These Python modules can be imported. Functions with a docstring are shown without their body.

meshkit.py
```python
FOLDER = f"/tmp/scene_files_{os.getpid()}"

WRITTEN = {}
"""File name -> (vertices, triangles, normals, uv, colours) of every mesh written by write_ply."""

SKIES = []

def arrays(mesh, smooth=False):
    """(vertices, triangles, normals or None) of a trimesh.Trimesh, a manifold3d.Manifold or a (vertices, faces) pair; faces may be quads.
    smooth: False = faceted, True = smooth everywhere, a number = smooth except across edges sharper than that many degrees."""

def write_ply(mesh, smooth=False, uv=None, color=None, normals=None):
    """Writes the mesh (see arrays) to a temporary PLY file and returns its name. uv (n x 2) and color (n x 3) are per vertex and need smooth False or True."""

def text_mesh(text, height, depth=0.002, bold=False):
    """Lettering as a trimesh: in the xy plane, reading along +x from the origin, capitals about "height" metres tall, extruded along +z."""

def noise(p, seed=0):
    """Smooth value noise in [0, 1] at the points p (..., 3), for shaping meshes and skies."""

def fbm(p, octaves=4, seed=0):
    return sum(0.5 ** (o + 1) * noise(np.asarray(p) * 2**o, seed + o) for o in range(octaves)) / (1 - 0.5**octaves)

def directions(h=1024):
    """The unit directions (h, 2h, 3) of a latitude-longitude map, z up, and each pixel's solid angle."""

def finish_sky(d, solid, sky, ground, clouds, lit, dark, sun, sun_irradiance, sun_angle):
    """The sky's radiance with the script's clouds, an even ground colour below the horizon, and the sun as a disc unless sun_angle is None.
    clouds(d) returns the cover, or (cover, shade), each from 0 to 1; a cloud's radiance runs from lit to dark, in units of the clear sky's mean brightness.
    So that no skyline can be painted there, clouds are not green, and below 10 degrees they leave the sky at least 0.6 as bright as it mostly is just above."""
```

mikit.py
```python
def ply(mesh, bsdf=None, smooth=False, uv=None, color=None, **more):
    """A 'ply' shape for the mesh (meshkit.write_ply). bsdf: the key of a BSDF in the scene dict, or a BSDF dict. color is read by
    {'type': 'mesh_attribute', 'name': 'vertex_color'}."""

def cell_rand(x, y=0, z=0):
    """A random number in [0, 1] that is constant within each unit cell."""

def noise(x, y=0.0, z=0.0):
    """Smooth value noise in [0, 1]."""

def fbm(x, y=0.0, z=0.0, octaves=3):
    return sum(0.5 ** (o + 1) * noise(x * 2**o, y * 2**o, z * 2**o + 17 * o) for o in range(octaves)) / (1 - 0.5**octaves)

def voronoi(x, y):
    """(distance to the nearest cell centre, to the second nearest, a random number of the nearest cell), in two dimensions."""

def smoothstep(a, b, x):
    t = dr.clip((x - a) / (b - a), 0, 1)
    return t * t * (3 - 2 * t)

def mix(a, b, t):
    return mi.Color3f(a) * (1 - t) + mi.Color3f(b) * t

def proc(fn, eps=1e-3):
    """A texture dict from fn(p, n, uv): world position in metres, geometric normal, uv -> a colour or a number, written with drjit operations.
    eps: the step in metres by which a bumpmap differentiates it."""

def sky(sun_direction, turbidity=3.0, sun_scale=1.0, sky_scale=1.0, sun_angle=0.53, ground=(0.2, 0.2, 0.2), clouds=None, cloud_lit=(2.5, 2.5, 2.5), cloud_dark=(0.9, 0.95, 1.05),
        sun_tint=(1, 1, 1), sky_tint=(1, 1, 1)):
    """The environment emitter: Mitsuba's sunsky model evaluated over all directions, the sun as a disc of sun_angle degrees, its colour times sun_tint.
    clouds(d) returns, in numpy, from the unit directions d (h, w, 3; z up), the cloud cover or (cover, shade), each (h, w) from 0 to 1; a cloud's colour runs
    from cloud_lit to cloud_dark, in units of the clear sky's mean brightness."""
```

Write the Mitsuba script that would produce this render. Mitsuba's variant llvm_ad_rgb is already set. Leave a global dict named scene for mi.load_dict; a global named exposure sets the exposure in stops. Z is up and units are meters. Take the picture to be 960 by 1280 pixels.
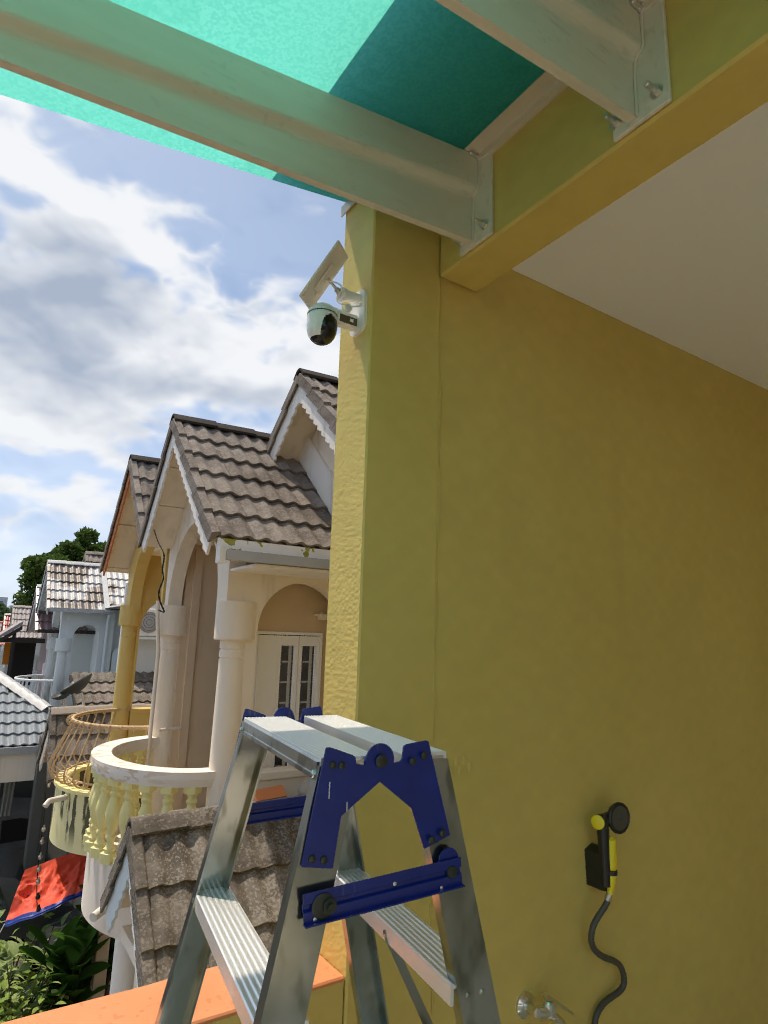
import math, numpy as np, trimesh, mitsuba as mi, drjit as dr
import shapely.geometry as sg
import mikit, meshkit
from mikit import noise, fbm, voronoi, smoothstep, mix, proc
T = mi.ScalarTransform4f
UP = 5.0                       # eye height above the street; meshes are written relative to the eye and lifted by this
rng = np.random.default_rng(7)
scene, labels = {}, {}

# ------------------------------------------------------------------ camera, sky, exposure
YAW, PITCH, ROLL = math.radians(33.1), math.radians(11.4), math.radians(1.72)
fw = np.array([math.sin(YAW) * math.cos(PITCH), math.cos(YAW) * math.cos(PITCH), math.sin(PITCH)])
rt = np.array([math.cos(YAW), -math.sin(YAW), 0.0])
up = np.cross(rt, fw)
up = -math.sin(ROLL) * rt + math.cos(ROLL) * up
scene['camera'] = {'type': 'perspective', 'fov': math.degrees(2 * math.atan(480 / 780.0)), 'fov_axis': 'x',
                   'near_clip': 0.02, 'far_clip': 3000.0,
                   'to_world': T().look_at(origin=[0, 0, UP], target=[float(fw[0]), float(fw[1]), float(UP + fw[2])], up=[float(x) for x in up])}
SUN = (-0.19, 0.40, 1.0)


def clouds(d):
    x, y, z = d[..., 0], d[..., 1], np.maximum(d[..., 2], 0.02)
    el = np.degrees(np.arcsin(np.clip(d[..., 2], -1, 1)))
    az = np.degrees(np.arctan2(x, y))
    q = np.stack([x, y, z * 1.6], -1)
    w1 = np.stack([meshkit.fbm(q * 4.0 + k, 3, 11 + k) - 0.5 for k in range(3)], -1)
    w2 = np.stack([meshkit.fbm(q * 13.0 + k, 3, 31 + k) - 0.5 for k in range(3)], -1)
    big = meshkit.fbm(q * 2.6 + 3.1 + 0.5 * w1, 5, 3)
    mid = meshkit.fbm(q * 9.0 + 0.7 * w1 + 0.5 * w2, 5, 21)
    puff = np.abs(meshkit.fbm(q * 15.0 + 0.9 * w2, 4, 5) - 0.5) * 2
    a2, e2 = az + 20 * w1[..., 0] + 4 * w2[..., 0], el + 14 * w1[..., 1] + 3 * w2[..., 1]

    def bank(a0, e0, ra, re, w=1.0, slope=0.0):
        de = e2 - e0 - slope * (a2 - a0)
        return w * np.exp(-((a2 - a0) / ra) ** 2 - (de / re) ** 2)
    # cumulus standing in this part of the sky: a lit diagonal ridge, the grey mass beneath it, a bank over the roofs
    ridge = bank(6, 33.5, 10, 2.8, 1.0, -0.30)
    hook = bank(-5, 38, 4.5, 4, 1.0)
    mass = bank(1.5, 25, 8, 6.0, 1.0)
    roofs = bank(20, 23.5, 11, 5.0, 1.0, 0.15)
    wisps = bank(3, 17.5, 14, 2.2, 1.2, 0.1) + 1.1 * bank(6, 13.5, 12, 1.3, 1, -0.1) + 1.0 * bank(4, 9, 14, 1.6)
    f = 0.30 * big + 0.44 * mid + 0.24 * (1 - puff) - 0.07
    f = f + 0.20 * ridge + 0.18 * hook + 0.22 * mass + 0.27 * roofs + 0.21 * wisps - 0.10 * bank(19, 36, 8, 7) - 0.06 * bank(10, 12.6, 10, 1.5)
    t = np.clip((f - 0.47) / 0.155, 0, 1)
    cover = t * t * (3 - 2 * t)
    inner = np.clip((f - 0.56) / 0.22, 0, 1)
    shade = 0.42 * inner + 0.9 * (0.52 - meshkit.fbm(q * 9.0 + 9.0 + 0.8 * w1, 4, 8)) + 0.7 * (puff - 0.25) + 0.9 * (meshkit.fbm(q * 21.0 + 0.9 * w2 + 2, 3, 61) - 0.5)
    shade = np.clip(0.9 * shade + 0.62 * mass + 0.40 * bank(20, 20.5, 12, 2.2) + 0.25 * bank(6, 20, 9, 3) - 0.6 * ridge - 0.25 * hook - 0.25 * roofs - 0.15 * wisps + 0.08, 0, 1)
    haze = np.clip(1 - el / 24.0, 0, 1) ** 1.3
    veil = 0.16 + 0.16 * meshkit.fbm(q * 3.0 + 0.5 * w1 + 4, 3, 77)
    cover = 1 - (1 - cover) * (1 - 0.55 * haze) * (1 - veil)
    return cover * 0.97, shade


scene['sky'] = mikit.sky(SUN, turbidity=4, clouds=clouds, cloud_lit=(1.95, 1.98, 2.02), cloud_dark=(0.86, 1.0, 1.24), sun_scale=0.75, sky_scale=1.0)
exposure = 2.05

# ------------------------------------------------------------------ helpers


def num(key):
    if key not in scene and key not in labels:
        return key
    n = 1
    while f'{key}_{n:03d}' in scene or f'{key}_{n:03d}' in labels:
        n += 1
    return f'{key}_{n:03d}'


_next = {}


def fresh(key):
    """the next free numbered key, quickly"""
    n = _next.get(key, 0)
    _next[key] = n + 1
    return key if n == 0 else f'{key}_{n:03d}'


LIFT = np.eye(4)
LIFT[2, 3] = UP


def thing(name, label, category, group=None, kind=None):
    key = fresh(name)
    labels[key] = {'label': label, 'category': category}
    if group:
        labels[key]['group'] = group
    if kind:
        labels[key]['kind'] = kind
    return key


def struct(name, mesh, bsdf, smooth=False, label=None):
    scene[name] = {**mikit.ply(mesh, bsdf, smooth), 'to_world': T(LIFT)}
    labels[name] = {'kind': 'structure', 'label': label or name.replace('_', ' '), 'category': name.replace('_', ' ')}
    return name


def put(parent, name, mesh, bsdf, smooth=False, label=None, m=None, kind=None):
    """a part (or sub-part) of a thing; mesh may be a ready ply dict"""
    key = fresh(parent + '__' + name)
    d = mesh if isinstance(mesh, dict) else mikit.ply(mesh, bsdf, smooth)
    scene[key] = {**d, 'to_world': T(LIFT @ (np.eye(4) if m is None else m))}
    if label or kind:
        labels[key] = {}
        if label:
            labels[key]['label'] = label
        if kind:
            labels[key]['kind'] = kind
    return key


def one(name, mesh, bsdf, label, category, smooth=False, group=None, kind=None):
    key = thing(name, label, category, group, kind)
    scene[key] = {**mikit.ply(mesh, bsdf, smooth), 'to_world': T(LIFT)}
    return key


def cat(*ms):
    return trimesh.util.concatenate([m for m in ms if m is not None])


def box(x0, x1, y0, y1, z0, z1, b=0.0):
    if b <= 0:
        m = trimesh.creation.box(extents=[x1 - x0, y1 - y0, z1 - z0])
        m.apply_translation([(x0 + x1) / 2, (y0 + y1) / 2, (z0 + z1) / 2])
        return m
    pts = []
    for sx in (0, 1):
        for sy in (0, 1):
            for sz in (0, 1):
                c = np.array([x1 if sx else x0, y1 if sy else y0, z1 if sz else z0], float)
                s = np.array([-1 if sx else 1, -1 if sy else 1, -1 if sz else 1])
                for k in range(3):
                    v = s * b
                    v[k] = 0
                    pts.append(c + v)
    return trimesh.convex.convex_hull(np.array(pts))


def frame(o, a, b, n):
    m = np.eye(4)
    m[:3, 0], m[:3, 1], m[:3, 2], m[:3, 3] = a, b, n, o
    return m


def moved(mesh, m):
    c = mesh.copy()
    c.apply_transform(m)
    return c


def extrude(poly, depth, m=None):
    if isinstance(poly, (list, tuple)):
        poly = sg.Polygon(poly)
    e = trimesh.creation.extrude_polygon(poly, depth, engine='earcut')
    if m is not None:
        if np.linalg.det(m[:3, :3]) < 0:
            e.invert()
        e.apply_transform(m)
    return e


def unit(v):
    v = np.asarray(v, float)
    return v / np.linalg.norm(v)


def tube(pts, r, n=8, cap=True):
    pts = np.asarray(pts, float)
    r = np.broadcast_to(np.asarray(r, float), (len(pts),))
    t = np.gradient(pts, axis=0)
    t /= np.linalg.norm(t, axis=1, keepdims=True) + 1e-12
    a = unit(np.cross(t[0], [0.31, 0.2, 0.93] if abs(t[0][2]) < 0.9 else [1, 0, 0]))
    v, f = [], []
    for i in range(len(pts)):
        a = a - t[i] * (a @ t[i])
        a = unit(a)
        b = np.cross(t[i], a)
        for k in range(n):
            w = 2 * math.pi * k / n
            v.append(pts[i] + r[i] * (math.cos(w) * a + math.sin(w) * b))
    for i in range(len(pts) - 1):
        for k in range(n):
            p, q = i * n + k, i * n + (k + 1) % n
            f += [[p, q, q + n], [p, q + n, p + n]]
    if cap:
        for i, s in ((0, 1), (len(pts) - 1, -1)):
            c = len(v)
            v.append(pts[i])
            for k in range(n):
                p, q = i * n + k, i * n + (k + 1) % n
                f.append([c, q, p] if s > 0 else [c, p, q])
    return trimesh.Trimesh(np.array(v), np.array(f), process=False)


def curve(pts, n=40):
    from scipy.interpolate import CubicSpline
    pts = np.asarray(pts, float)
    s = np.r_[0, np.cumsum(np.linalg.norm(np.diff(pts, axis=0), axis=1))]
    return CubicSpline(s, pts)(np.linspace(0, s[-1], n))


def lathe(profile, n=20, center=(0, 0, 0), axis=None):
    """profile: (r, z) pairs from bottom to top"""
    m = trimesh.creation.revolve(np.asarray(profile, float), sections=n)
    if axis is not None:
        m.apply_transform(trimesh.geometry.align_vectors([0, 0, 1], unit(axis)))
    m.apply_translation(center)
    return m


def rod(p, q, r, n=10):
    return tube([p, q], r, n)


def grid(fn, nu, nv):
    """a sheet mesh from fn(u, v) -> points, u, v in [0, 1]"""
    u, v = np.meshgrid(np.linspace(0, 1, nu), np.linspace(0, 1, nv))
    p = fn(u.ravel(), v.ravel())
    i = np.arange(nu * nv).reshape(nv, nu)
    f = np.stack([i[:-1, :-1], i[:-1, 1:], i[1:, 1:], i[1:, :-1]], -1).reshape(-1, 4)
    f = np.vstack([f[:, [0, 1, 2]], f[:, [0, 2, 3]]])
    return trimesh.Trimesh(p, f, process=False)


# ------------------------------------------------------------------ materials


def two(d):
    return {'type': 'twosided', 'bsdf': d}


def rgb(*c):
    return {'type': 'rgb', 'value': list(c)}


def mat(name, color, rough=0.6, spec=0.35, metallic=0.0, bump=None, bscale=1.0, **more):
    d = {'type': 'principled', 'base_color': color if isinstance(color, dict) else rgb(*color), 'roughness': rough, 'specular': spec, 'metallic': metallic, **more}
    if bump is not None:
        d = {'type': 'bumpmap', 'arbitrary': proc(bump, 2e-3), 'scale': bscale, 'bsdf': d}
    scene[name] = two(d)
    return name


def plaster_h(p, n, uv):
    return 0.0019 * fbm(p.x * 120, p.y * 120, p.z * 120, 2) + 0.0005 * fbm(p.x * 40, p.y * 40, p.z * 40, 2)


def smooth_h(p, n, uv):
    return 0.0012 * fbm(p.x * 30, p.y * 30, p.z * 30, 3)


def yellow_c(p, n, uv):
    g = fbm(p.x * 2.2, p.y * 2.2, p.z * 1.4, 4)
    d = fbm(p.x * 24, p.y * 24, p.z * 24, 2)
    c = mix((0.56, 0.425, 0.118), (0.60, 0.46, 0.135), smoothstep(0.25, 0.75, g))
    v = smoothstep(0.60, 0.85, fbm(p.x * 7.0, p.y * 7.0, p.z * 0.55, 3)) * smoothstep(0.3, 0.7, noise(p.x * 1.3, p.y, p.z * 0.9))
    c = mix(c, (0.50, 0.36, 0.10), 0.35 * v)
    return c * (0.95 + 0.10 * d)


mat('yellow_paint', proc(yellow_c), 0.55, 0.3, bump=plaster_h)


def orange_c(p, n, uv):
    g = fbm(p.x * 6, p.y * 6, p.z * 6, 4)
    s = smoothstep(0.80, 0.88, noise(p.x * 75 + 3, p.y * 75, p.z * 75)) * smoothstep(0.3, 0.6, noise(p.x * 9, p.y * 9, 2.0))
    t = smoothstep(0.5, 0.75, fbm(p.x * 3.2 + 9, p.y * 9.0, p.z * 3, 3))
    c = mix((0.60, 0.205, 0.085), (0.66, 0.255, 0.115), g)
    c = mix(c, (0.58, 0.30, 0.16), 0.35 * t)
    return mix(c, (0.30, 0.12, 0.05), 0.35 * s)


mat('orange_paint', proc(orange_c), 0.6, 0.3, bump=smooth_h)


def ceil_c(p, n, uv):
    return mix((0.78, 0.785, 0.79), (0.82, 0.825, 0.83), fbm(p.x * 1.5, p.y * 1.5, p.z, 3))


mat('ceiling_paint', proc(ceil_c), 0.8, 0.2, bump=smooth_h)


def cream_c(p, n, uv):
    g = fbm(p.x * 1.7, p.y * 1.7, p.z * 1.3, 4)
    drip = smoothstep(0.52, 0.8, fbm(p.x * 9, p.y * 9, p.z * 0.7, 3))
    c = mix((0.74, 0.66, 0.54), (0.80, 0.725, 0.61), g)
    return mix(c, (0.36, 0.30, 0.22), 0.30 * drip)


mat('cream_paint', proc(cream_c), 0.7, 0.25, bump=smooth_h)


def tan_c(p, n, uv):
    g = fbm(p.x * 1.7, p.y * 1.7, p.z * 1.3, 4)
    return mix((0.56, 0.435, 0.30), (0.62, 0.49, 0.345), g)


mat('tan_paint', proc(tan_c), 0.7, 0.25, bump=smooth_h)


def white_c(p, n, uv):
    g = fbm(p.x * 2.0, p.y * 2.0, p.z * 1.3, 4)
    drip = smoothstep(0.55, 0.8, fbm(p.x * 12, p.y * 12, p.z * 1.2, 3))
    c = mix((0.74, 0.71, 0.65), (0.81, 0.785, 0.73), g)
    return mix(c, (0.33, 0.32, 0.29), 0.4 * drip)


mat('white_paint', proc(white_c), 0.6, 0.3)


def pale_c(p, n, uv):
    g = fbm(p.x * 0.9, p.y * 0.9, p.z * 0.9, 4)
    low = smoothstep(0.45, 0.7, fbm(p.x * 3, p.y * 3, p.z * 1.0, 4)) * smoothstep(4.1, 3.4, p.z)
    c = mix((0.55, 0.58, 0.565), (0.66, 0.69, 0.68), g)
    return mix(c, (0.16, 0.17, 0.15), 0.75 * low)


def worn_c(p, n, uv):
    a = smoothstep(0.50, 0.60, fbm(p.x * 14, p.y * 14, p.z * 30, 4)) * smoothstep(1.75, 1.2, p.x)
    c = mix((0.72, 0.66, 0.57), (0.79, 0.745, 0.67), fbm(p.x * 3, p.y * 3, p.z * 4, 3))
    return mix(c, (0.50, 0.36, 0.24), 0.6 * a)


mat('worn_white', proc(worn_c), 0.65, 0.3, bump=lambda p, n, uv: 0.002 * fbm(p.x * 25, p.y * 25, p.z * 25, 3))
mat('off_white', proc(lambda p, n, uv: mix(mix((0.72, 0.64, 0.54), (0.78, 0.71, 0.61), fbm(p.x * 2, p.y * 2, p.z * 1.2, 4)), (0.42, 0.36, 0.29), 0.35 * smoothstep(0.55, 0.8, fbm(p.x * 9, p.y * 9, p.z * 0.8, 3)))), 0.7, 0.25, bump=smooth_h)
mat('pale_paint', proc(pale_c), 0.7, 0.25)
mat('pale_blue', (0.60, 0.655, 0.665), 0.6, 0.3)
mat('pink_paint', (0.60, 0.54, 0.54), 0.7, 0.25)


def peel_c(p, n, uv):
    """white eave board whose paint has come off in patches along its top edge"""
    blob = fbm(p.x * 17, p.y * 17, p.z * 15, 3)
    reg = smoothstep(0.13, 0.03, dr.abs(p.x - 1.68)) + 0.8 * smoothstep(0.035, 0.01, dr.abs(p.x - 1.90)) + smoothstep(0.09, 0.02, dr.abs(p.x - 2.34) + 0.6 * smoothstep(5.72, 5.60, p.z) * 0.1)
    a = smoothstep(0.50, 0.53, blob + 0.16 * reg - 0.10) * smoothstep(0.0, 0.12, reg)
    c = mix((0.70, 0.70, 0.68), (0.78, 0.78, 0.77), fbm(p.x * 4, p.y * 4, p.z * 9, 3))
    moss = mix((0.22, 0.22, 0.03), (0.36, 0.34, 0.07), noise(p.x * 40, p.y * 40, p.z * 40))
    return mix(c, moss, a)


mat('peeling_white', proc(peel_c), 0.6, 0.3)


def stain_c(p, n, uv):
    """yellow balcony wall streaked with black mould"""
    ang = dr.atan2(p.x - 1.95, p.y - 8.36)
    st = fbm(ang * 9.0, p.z * 0.8, 2.0, 3)
    br = fbm(ang * 22, p.z * 9, 5.0, 3)
    a = smoothstep(0.44, 0.54, st + 0.34 * (br - 0.5)) * smoothstep(2.65, 2.95, p.z)
    c = mix((0.66, 0.60, 0.30), (0.76, 0.70, 0.41), fbm(p.x * 5, p.y * 5, p.z * 5, 3))
    return mix(c, (0.035, 0.035, 0.025), 0.9 * a)


mat('mouldy_yellow', proc(stain_c), 0.8, 0.2)
mat('deep_yellow', proc(lambda p, n, uv: mix((0.60, 0.43, 0.13), (0.68, 0.51, 0.19), fbm(p.x * 3, p.y * 3, p.z * 2, 3))), 0.65, 0.3)
mat('lemon_paint', proc(lambda p, n, uv: mix((0.68, 0.62, 0.26), (0.76, 0.71, 0.36), fbm(p.x * 14, p.y * 14, p.z * 9, 3))), 0.6, 0.3)
mat('terracotta_trim', (0.52, 0.19, 0.075), 0.6, 0.3)


def tile_fn(lo, hi, lich, amount, scale=1.0):
    def f(p, n, uv):
        g = fbm(p.x * 7 * scale, p.y * 7 * scale, p.z * 7 * scale, 4)
        s = fbm(p.x * 60 * scale, p.y * 60 * scale, p.z * 60 * scale, 2)
        l = smoothstep(0.50, 0.66, fbm(p.x * 75 * scale + 7, p.y * 75 * scale, p.z * 75 * scale, 3) + 0.35 * (fbm(p.x * 3, p.y * 3, p.z * 3, 2) - 0.5))
        c = mix(lo, hi, smoothstep(0.25, 0.75, g))
        return mix(c * (0.75 + 0.5 * s), lich, amount * l)
    return f


TL = [('brown_tile_a', (0.115, 0.098, 0.085), (0.205, 0.182, 0.160), 0.42), ('brown_tile_b', (0.145, 0.127, 0.110), (0.25, 0.222, 0.196), 0.5), ('brown_tile_c', (0.095, 0.081, 0.069), (0.17, 0.149, 0.130), 0.36)]
for nme, lo, hi, am in TL:
    mat(nme, proc(tile_fn(lo, hi, (0.30, 0.27, 0.235), am)), 0.85, 0.2)
mat('grey_tile_a', proc(tile_fn((0.10, 0.088, 0.074), (0.20, 0.18, 0.155), (0.36, 0.335, 0.295), 0.5)), 0.9, 0.2)
mat('grey_tile_b', proc(tile_fn((0.085, 0.075, 0.062), (0.165, 0.146, 0.125), (0.31, 0.29, 0.255), 0.42)), 0.9, 0.2)
mat('dark_tile', (0.045, 0.04, 0.036), 0.9, 0.2)
mat('rough_mortar', (0.32, 0.29, 0.25), 0.95, 0.1)


def wtile_c(p, n, uv):
    a = smoothstep(0.44, 0.58, fbm(p.x * 1.5, p.y * 1.5 + 3, p.z * 1.9, 3) + 0.25 * (fbm(p.x * 11, p.y * 11, p.z * 11, 2) - 0.5))
    c = mix((0.10, 0.085, 0.075), (0.17, 0.15, 0.135), noise(p.x * 9, p.y * 9, p.z * 9))
    return mix(c, (0.43, 0.435, 0.435), a)


mat('whitewashed_tile', proc(wtile_c), 0.5, 0.4)
mat('glazed_tile', (0.20, 0.225, 0.24), 0.24, 0.7)
mat('white_hip_tile', (0.42, 0.435, 0.44), 0.4, 0.5)
mat('plum_tile', (0.20, 0.13, 0.135), 0.30, 0.6)
mat('red_tile', (0.33, 0.055, 0.05), 0.4, 0.5)
mat('aged_tile', (0.30, 0.27, 0.26), 0.6, 0.4)


def steel_c(p, n, uv):
    g = fbm(p.x * 5, p.y * 30, p.z * 30, 3)
    dirt = 0.6 * smoothstep(0.60, 0.80, fbm(p.x * 13, p.y * 40, p.z * 60, 4)) * smoothstep(0.4, 0.7, fbm(p.x * 2.3, p.y * 2, p.z * 8, 2)) + 0.3 * smoothstep(0.74, 0.80, noise(p.x * 70, p.y * 70, p.z * 70)) * smoothstep(0.5, 0.7, noise(p.x * 6, p.y * 6, p.z * 14))
    c = mix((0.53, 0.50, 0.40), (0.60, 0.57, 0.46), g)
    return mix(c, (0.16, 0.13, 0.09), 0.30 * dirt)


mat('painted_steel', proc(steel_c), 0.38, 0.5, bump=lambda p, n, uv: 0.0007 * fbm(p.x * 25, p.y * 25, p.z * 25, 3))


def plate_c(p, n, uv):
    d = smoothstep(0.55, 0.8, fbm(p.x * 50, p.y * 60, p.z * 30, 4))
    return mix((0.62, 0.57, 0.47), (0.36, 0.28, 0.17), 0.35 * d)


mat('plate_paint', proc(plate_c), 0.4, 0.5)
mat('zinc', (0.62, 0.60, 0.55), 0.36, 0.5, 0.85)
mat('flash_metal', (0.62, 0.56, 0.47), 0.35, 0.5, 0.25)
mat('gutter_grey', proc(lambda p, n, uv: mix((0.30, 0.31, 0.31), (0.40, 0.41, 0.41), fbm(p.x * 8, p.y * 8, p.z * 2, 3))), 0.5, 0.4)


def sheet_c(p, n, uv):
    g = fbm(p.x * 150, p.y * 150, p.z * 20, 2)
    s = smoothstep(0.58, 0.72, fbm(p.x * 9, p.y * 13, 1.0, 4))
    c = mix((0.105, 0.51, 0.44), (0.135, 0.56, 0.485), smoothstep(0.3, 0.7, g))
    return mix(c, (0.06, 0.40, 0.29), 0.20 * s)


scene['teal_sheet'] = {'type': 'principledthin', 'base_color': proc(sheet_c), 'roughness': 0.45, 'spec_trans': 0.0, 'diff_trans': 1.72, 'eta': 1.3}


def alu_c(p, n, uv):
    g = fbm(p.x * 60, p.y * 60, p.z * 9, 3)
    return mix((0.70, 0.72, 0.72), (0.82, 0.83, 0.83), g)


mat('aluminium', proc(alu_c), 0.30, 0.5, 0.92)


def stile_c(p, n, uv):
    g = fbm(p.x * 22, p.y * 22, p.z * 7, 4)
    s = smoothstep(0.50, 0.72, fbm(p.x * 38 + 2, p.y * 38, p.z * 15, 3))
    c = mix((0.33, 0.35, 0.325), (0.46, 0.475, 0.45), g)
    w = smoothstep(0.42, 0.60, fbm(p.x * 9, p.y * 9, p.z * 5, 4)) * smoothstep(4.82, 4.66, p.z)
    c = mix(c, (0.15, 0.17, 0.115), 0.55 * w)
    return mix(c, (0.10, 0.11, 0.075), 0.6 * s)


mat('dull_aluminium', proc(stile_c), 0.16, 0.5, 0.95)
mat('tread_aluminium', (0.80, 0.81, 0.81), 0.38, 0.5, 0.75)
mat('ladder_blue', proc(lambda p, n, uv: mix(mix((0.003, 0.010, 0.115), (0.006, 0.020, 0.185), fbm(p.x * 25, p.y * 25, p.z * 25, 3)), (0.10, 0.11, 0.15), 0.5 * smoothstep(0.72, 0.8, noise(p.x * 240, p.y * 90, p.z * 40)) * smoothstep(0.55, 0.7, noise(p.x * 17, p.y * 17, p.z * 17)))), 0.32, 0.5)
mat('rubber', (0.02, 0.02, 0.021), 0.6, 0.3)
mat('grease', (0.018, 0.022, 0.014), 0.35, 0.5)
mat('black_plastic', (0.012, 0.013, 0.013), 0.30, 0.5)
mat('lens_black', (0.006, 0.006, 0.007), 0.08, 0.6)
mat('camera_white', (0.70, 0.71, 0.69), 0.35, 0.5)
mat('panel_back', proc(lambda p, n, uv: mix((0.60, 0.56, 0.48), (0.66, 0.62, 0.54), noise(p.x * 30, p.y * 30, p.z * 30))), 0.5, 0.4)
mat('panel_cells', (0.015, 0.02, 0.05), 0.1, 0.6)
mat('label_brown', (0.10, 0.075, 0.045), 0.4, 0.4)
mat('spray_yellow', (0.75, 0.60, 0.02), 0.32, 0.5)
mat('hose_grey', (0.065, 0.06, 0.05), 0.42, 0.5)
mat('chrome', (0.72, 0.72, 0.70), 0.10, 0.5, 1.0)
mat('brass_dull', (0.50, 0.47, 0.40), 0.3, 0.5, 0.9)
mat('shutter_white', proc(lambda p, n, uv: mix((0.76, 0.77, 0.79), (0.81, 0.82, 0.84), fbm(p.x * 6, p.y * 6, p.z * 3, 3))), 0.5, 0.4)
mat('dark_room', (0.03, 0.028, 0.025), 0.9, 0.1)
scene['window_glass'] = {'type': 'thindielectric', 'int_ior': 1.5}
mat('rusty_iron', proc(lambda p, n, uv: mix((0.46, 0.30, 0.15), (0.62, 0.47, 0.29), fbm(p.x * 30, p.y * 30, p.z * 30, 2))), 0.6, 0.3)
mat('white_iron', (0.66, 0.69, 0.70), 0.5, 0.4)
mat('black_cable', (0.012, 0.012, 0.011), 0.5, 0.3)
mat('pvc_white', (0.62, 0.60, 0.54), 0.45, 0.4)
mat('dish_grey', (0.055, 0.065, 0.062), 0.5, 0.4)
mat('column_grey', (0.10, 0.10, 0.09), 0.7, 0.3)
mat('tarp_red', proc(lambda p, n, uv: mix((0.62, 0.065, 0.035), (0.74, 0.12, 0.065), fbm(p.x * 7, p.y * 7, p.z * 7, 3))), 0.6, 0.3, bump=lambda p, n, uv: 0.002 * fbm(p.x * 11, p.y * 11, p.z * 11, 4))
mat('tarp_blue', (0.012, 0.04, 0.26), 0.45, 0.4)
mat('car_grey', (0.20, 0.21, 0.21), 0.28, 0.5, 0.3, clearcoat=0.8)
mat('car_dark', (0.022, 0.026, 0.028), 0.25, 0.5, 0.2, clearcoat=0.9)
mat('car_glass', (0.01, 0.012, 0.013), 0.06, 0.6)
mat('cloth_pale', (0.40, 0.39, 0.36), 0.9, 0.1)
mat('concrete', proc(lambda p, n, uv: mix((0.17, 0.165, 0.155), (0.27, 0.26, 0.245), fbm(p.x * 1.1, p.y * 1.1, 0.5, 5))), 0.85, 0.2)
mat('asphalt', proc(lambda p, n, uv: mix((0.045, 0.045, 0.046), (0.07, 0.07, 0.07), fbm(p.x * 1.2, p.y * 1.2, 0.5, 5))), 0.9, 0.2)
mat('floor_tile', proc(lambda p, n, uv: mix((0.62, 0.57, 0.50), (0.68, 0.63, 0.56), fbm(p.x * 2, p.y * 2, 0.5, 3))), 0.35, 0.4)
mat('bark', proc(lambda p, n, uv: mix((0.06, 0.045, 0.03), (0.13, 0.10, 0.07), fbm(p.x * 9, p.y * 9, p.z * 3, 3))), 0.9, 0.1)
mat('clay', (0.40, 0.20, 0.11), 0.8, 0.2)
mat('soil', (0.045, 0.032, 0.022), 0.95, 0.1)
mat('far_wall', (0.52, 0.55, 0.58), 0.8, 0.2)
mat('far_window', (0.12, 0.15, 0.18), 0.3, 0.5)
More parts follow.
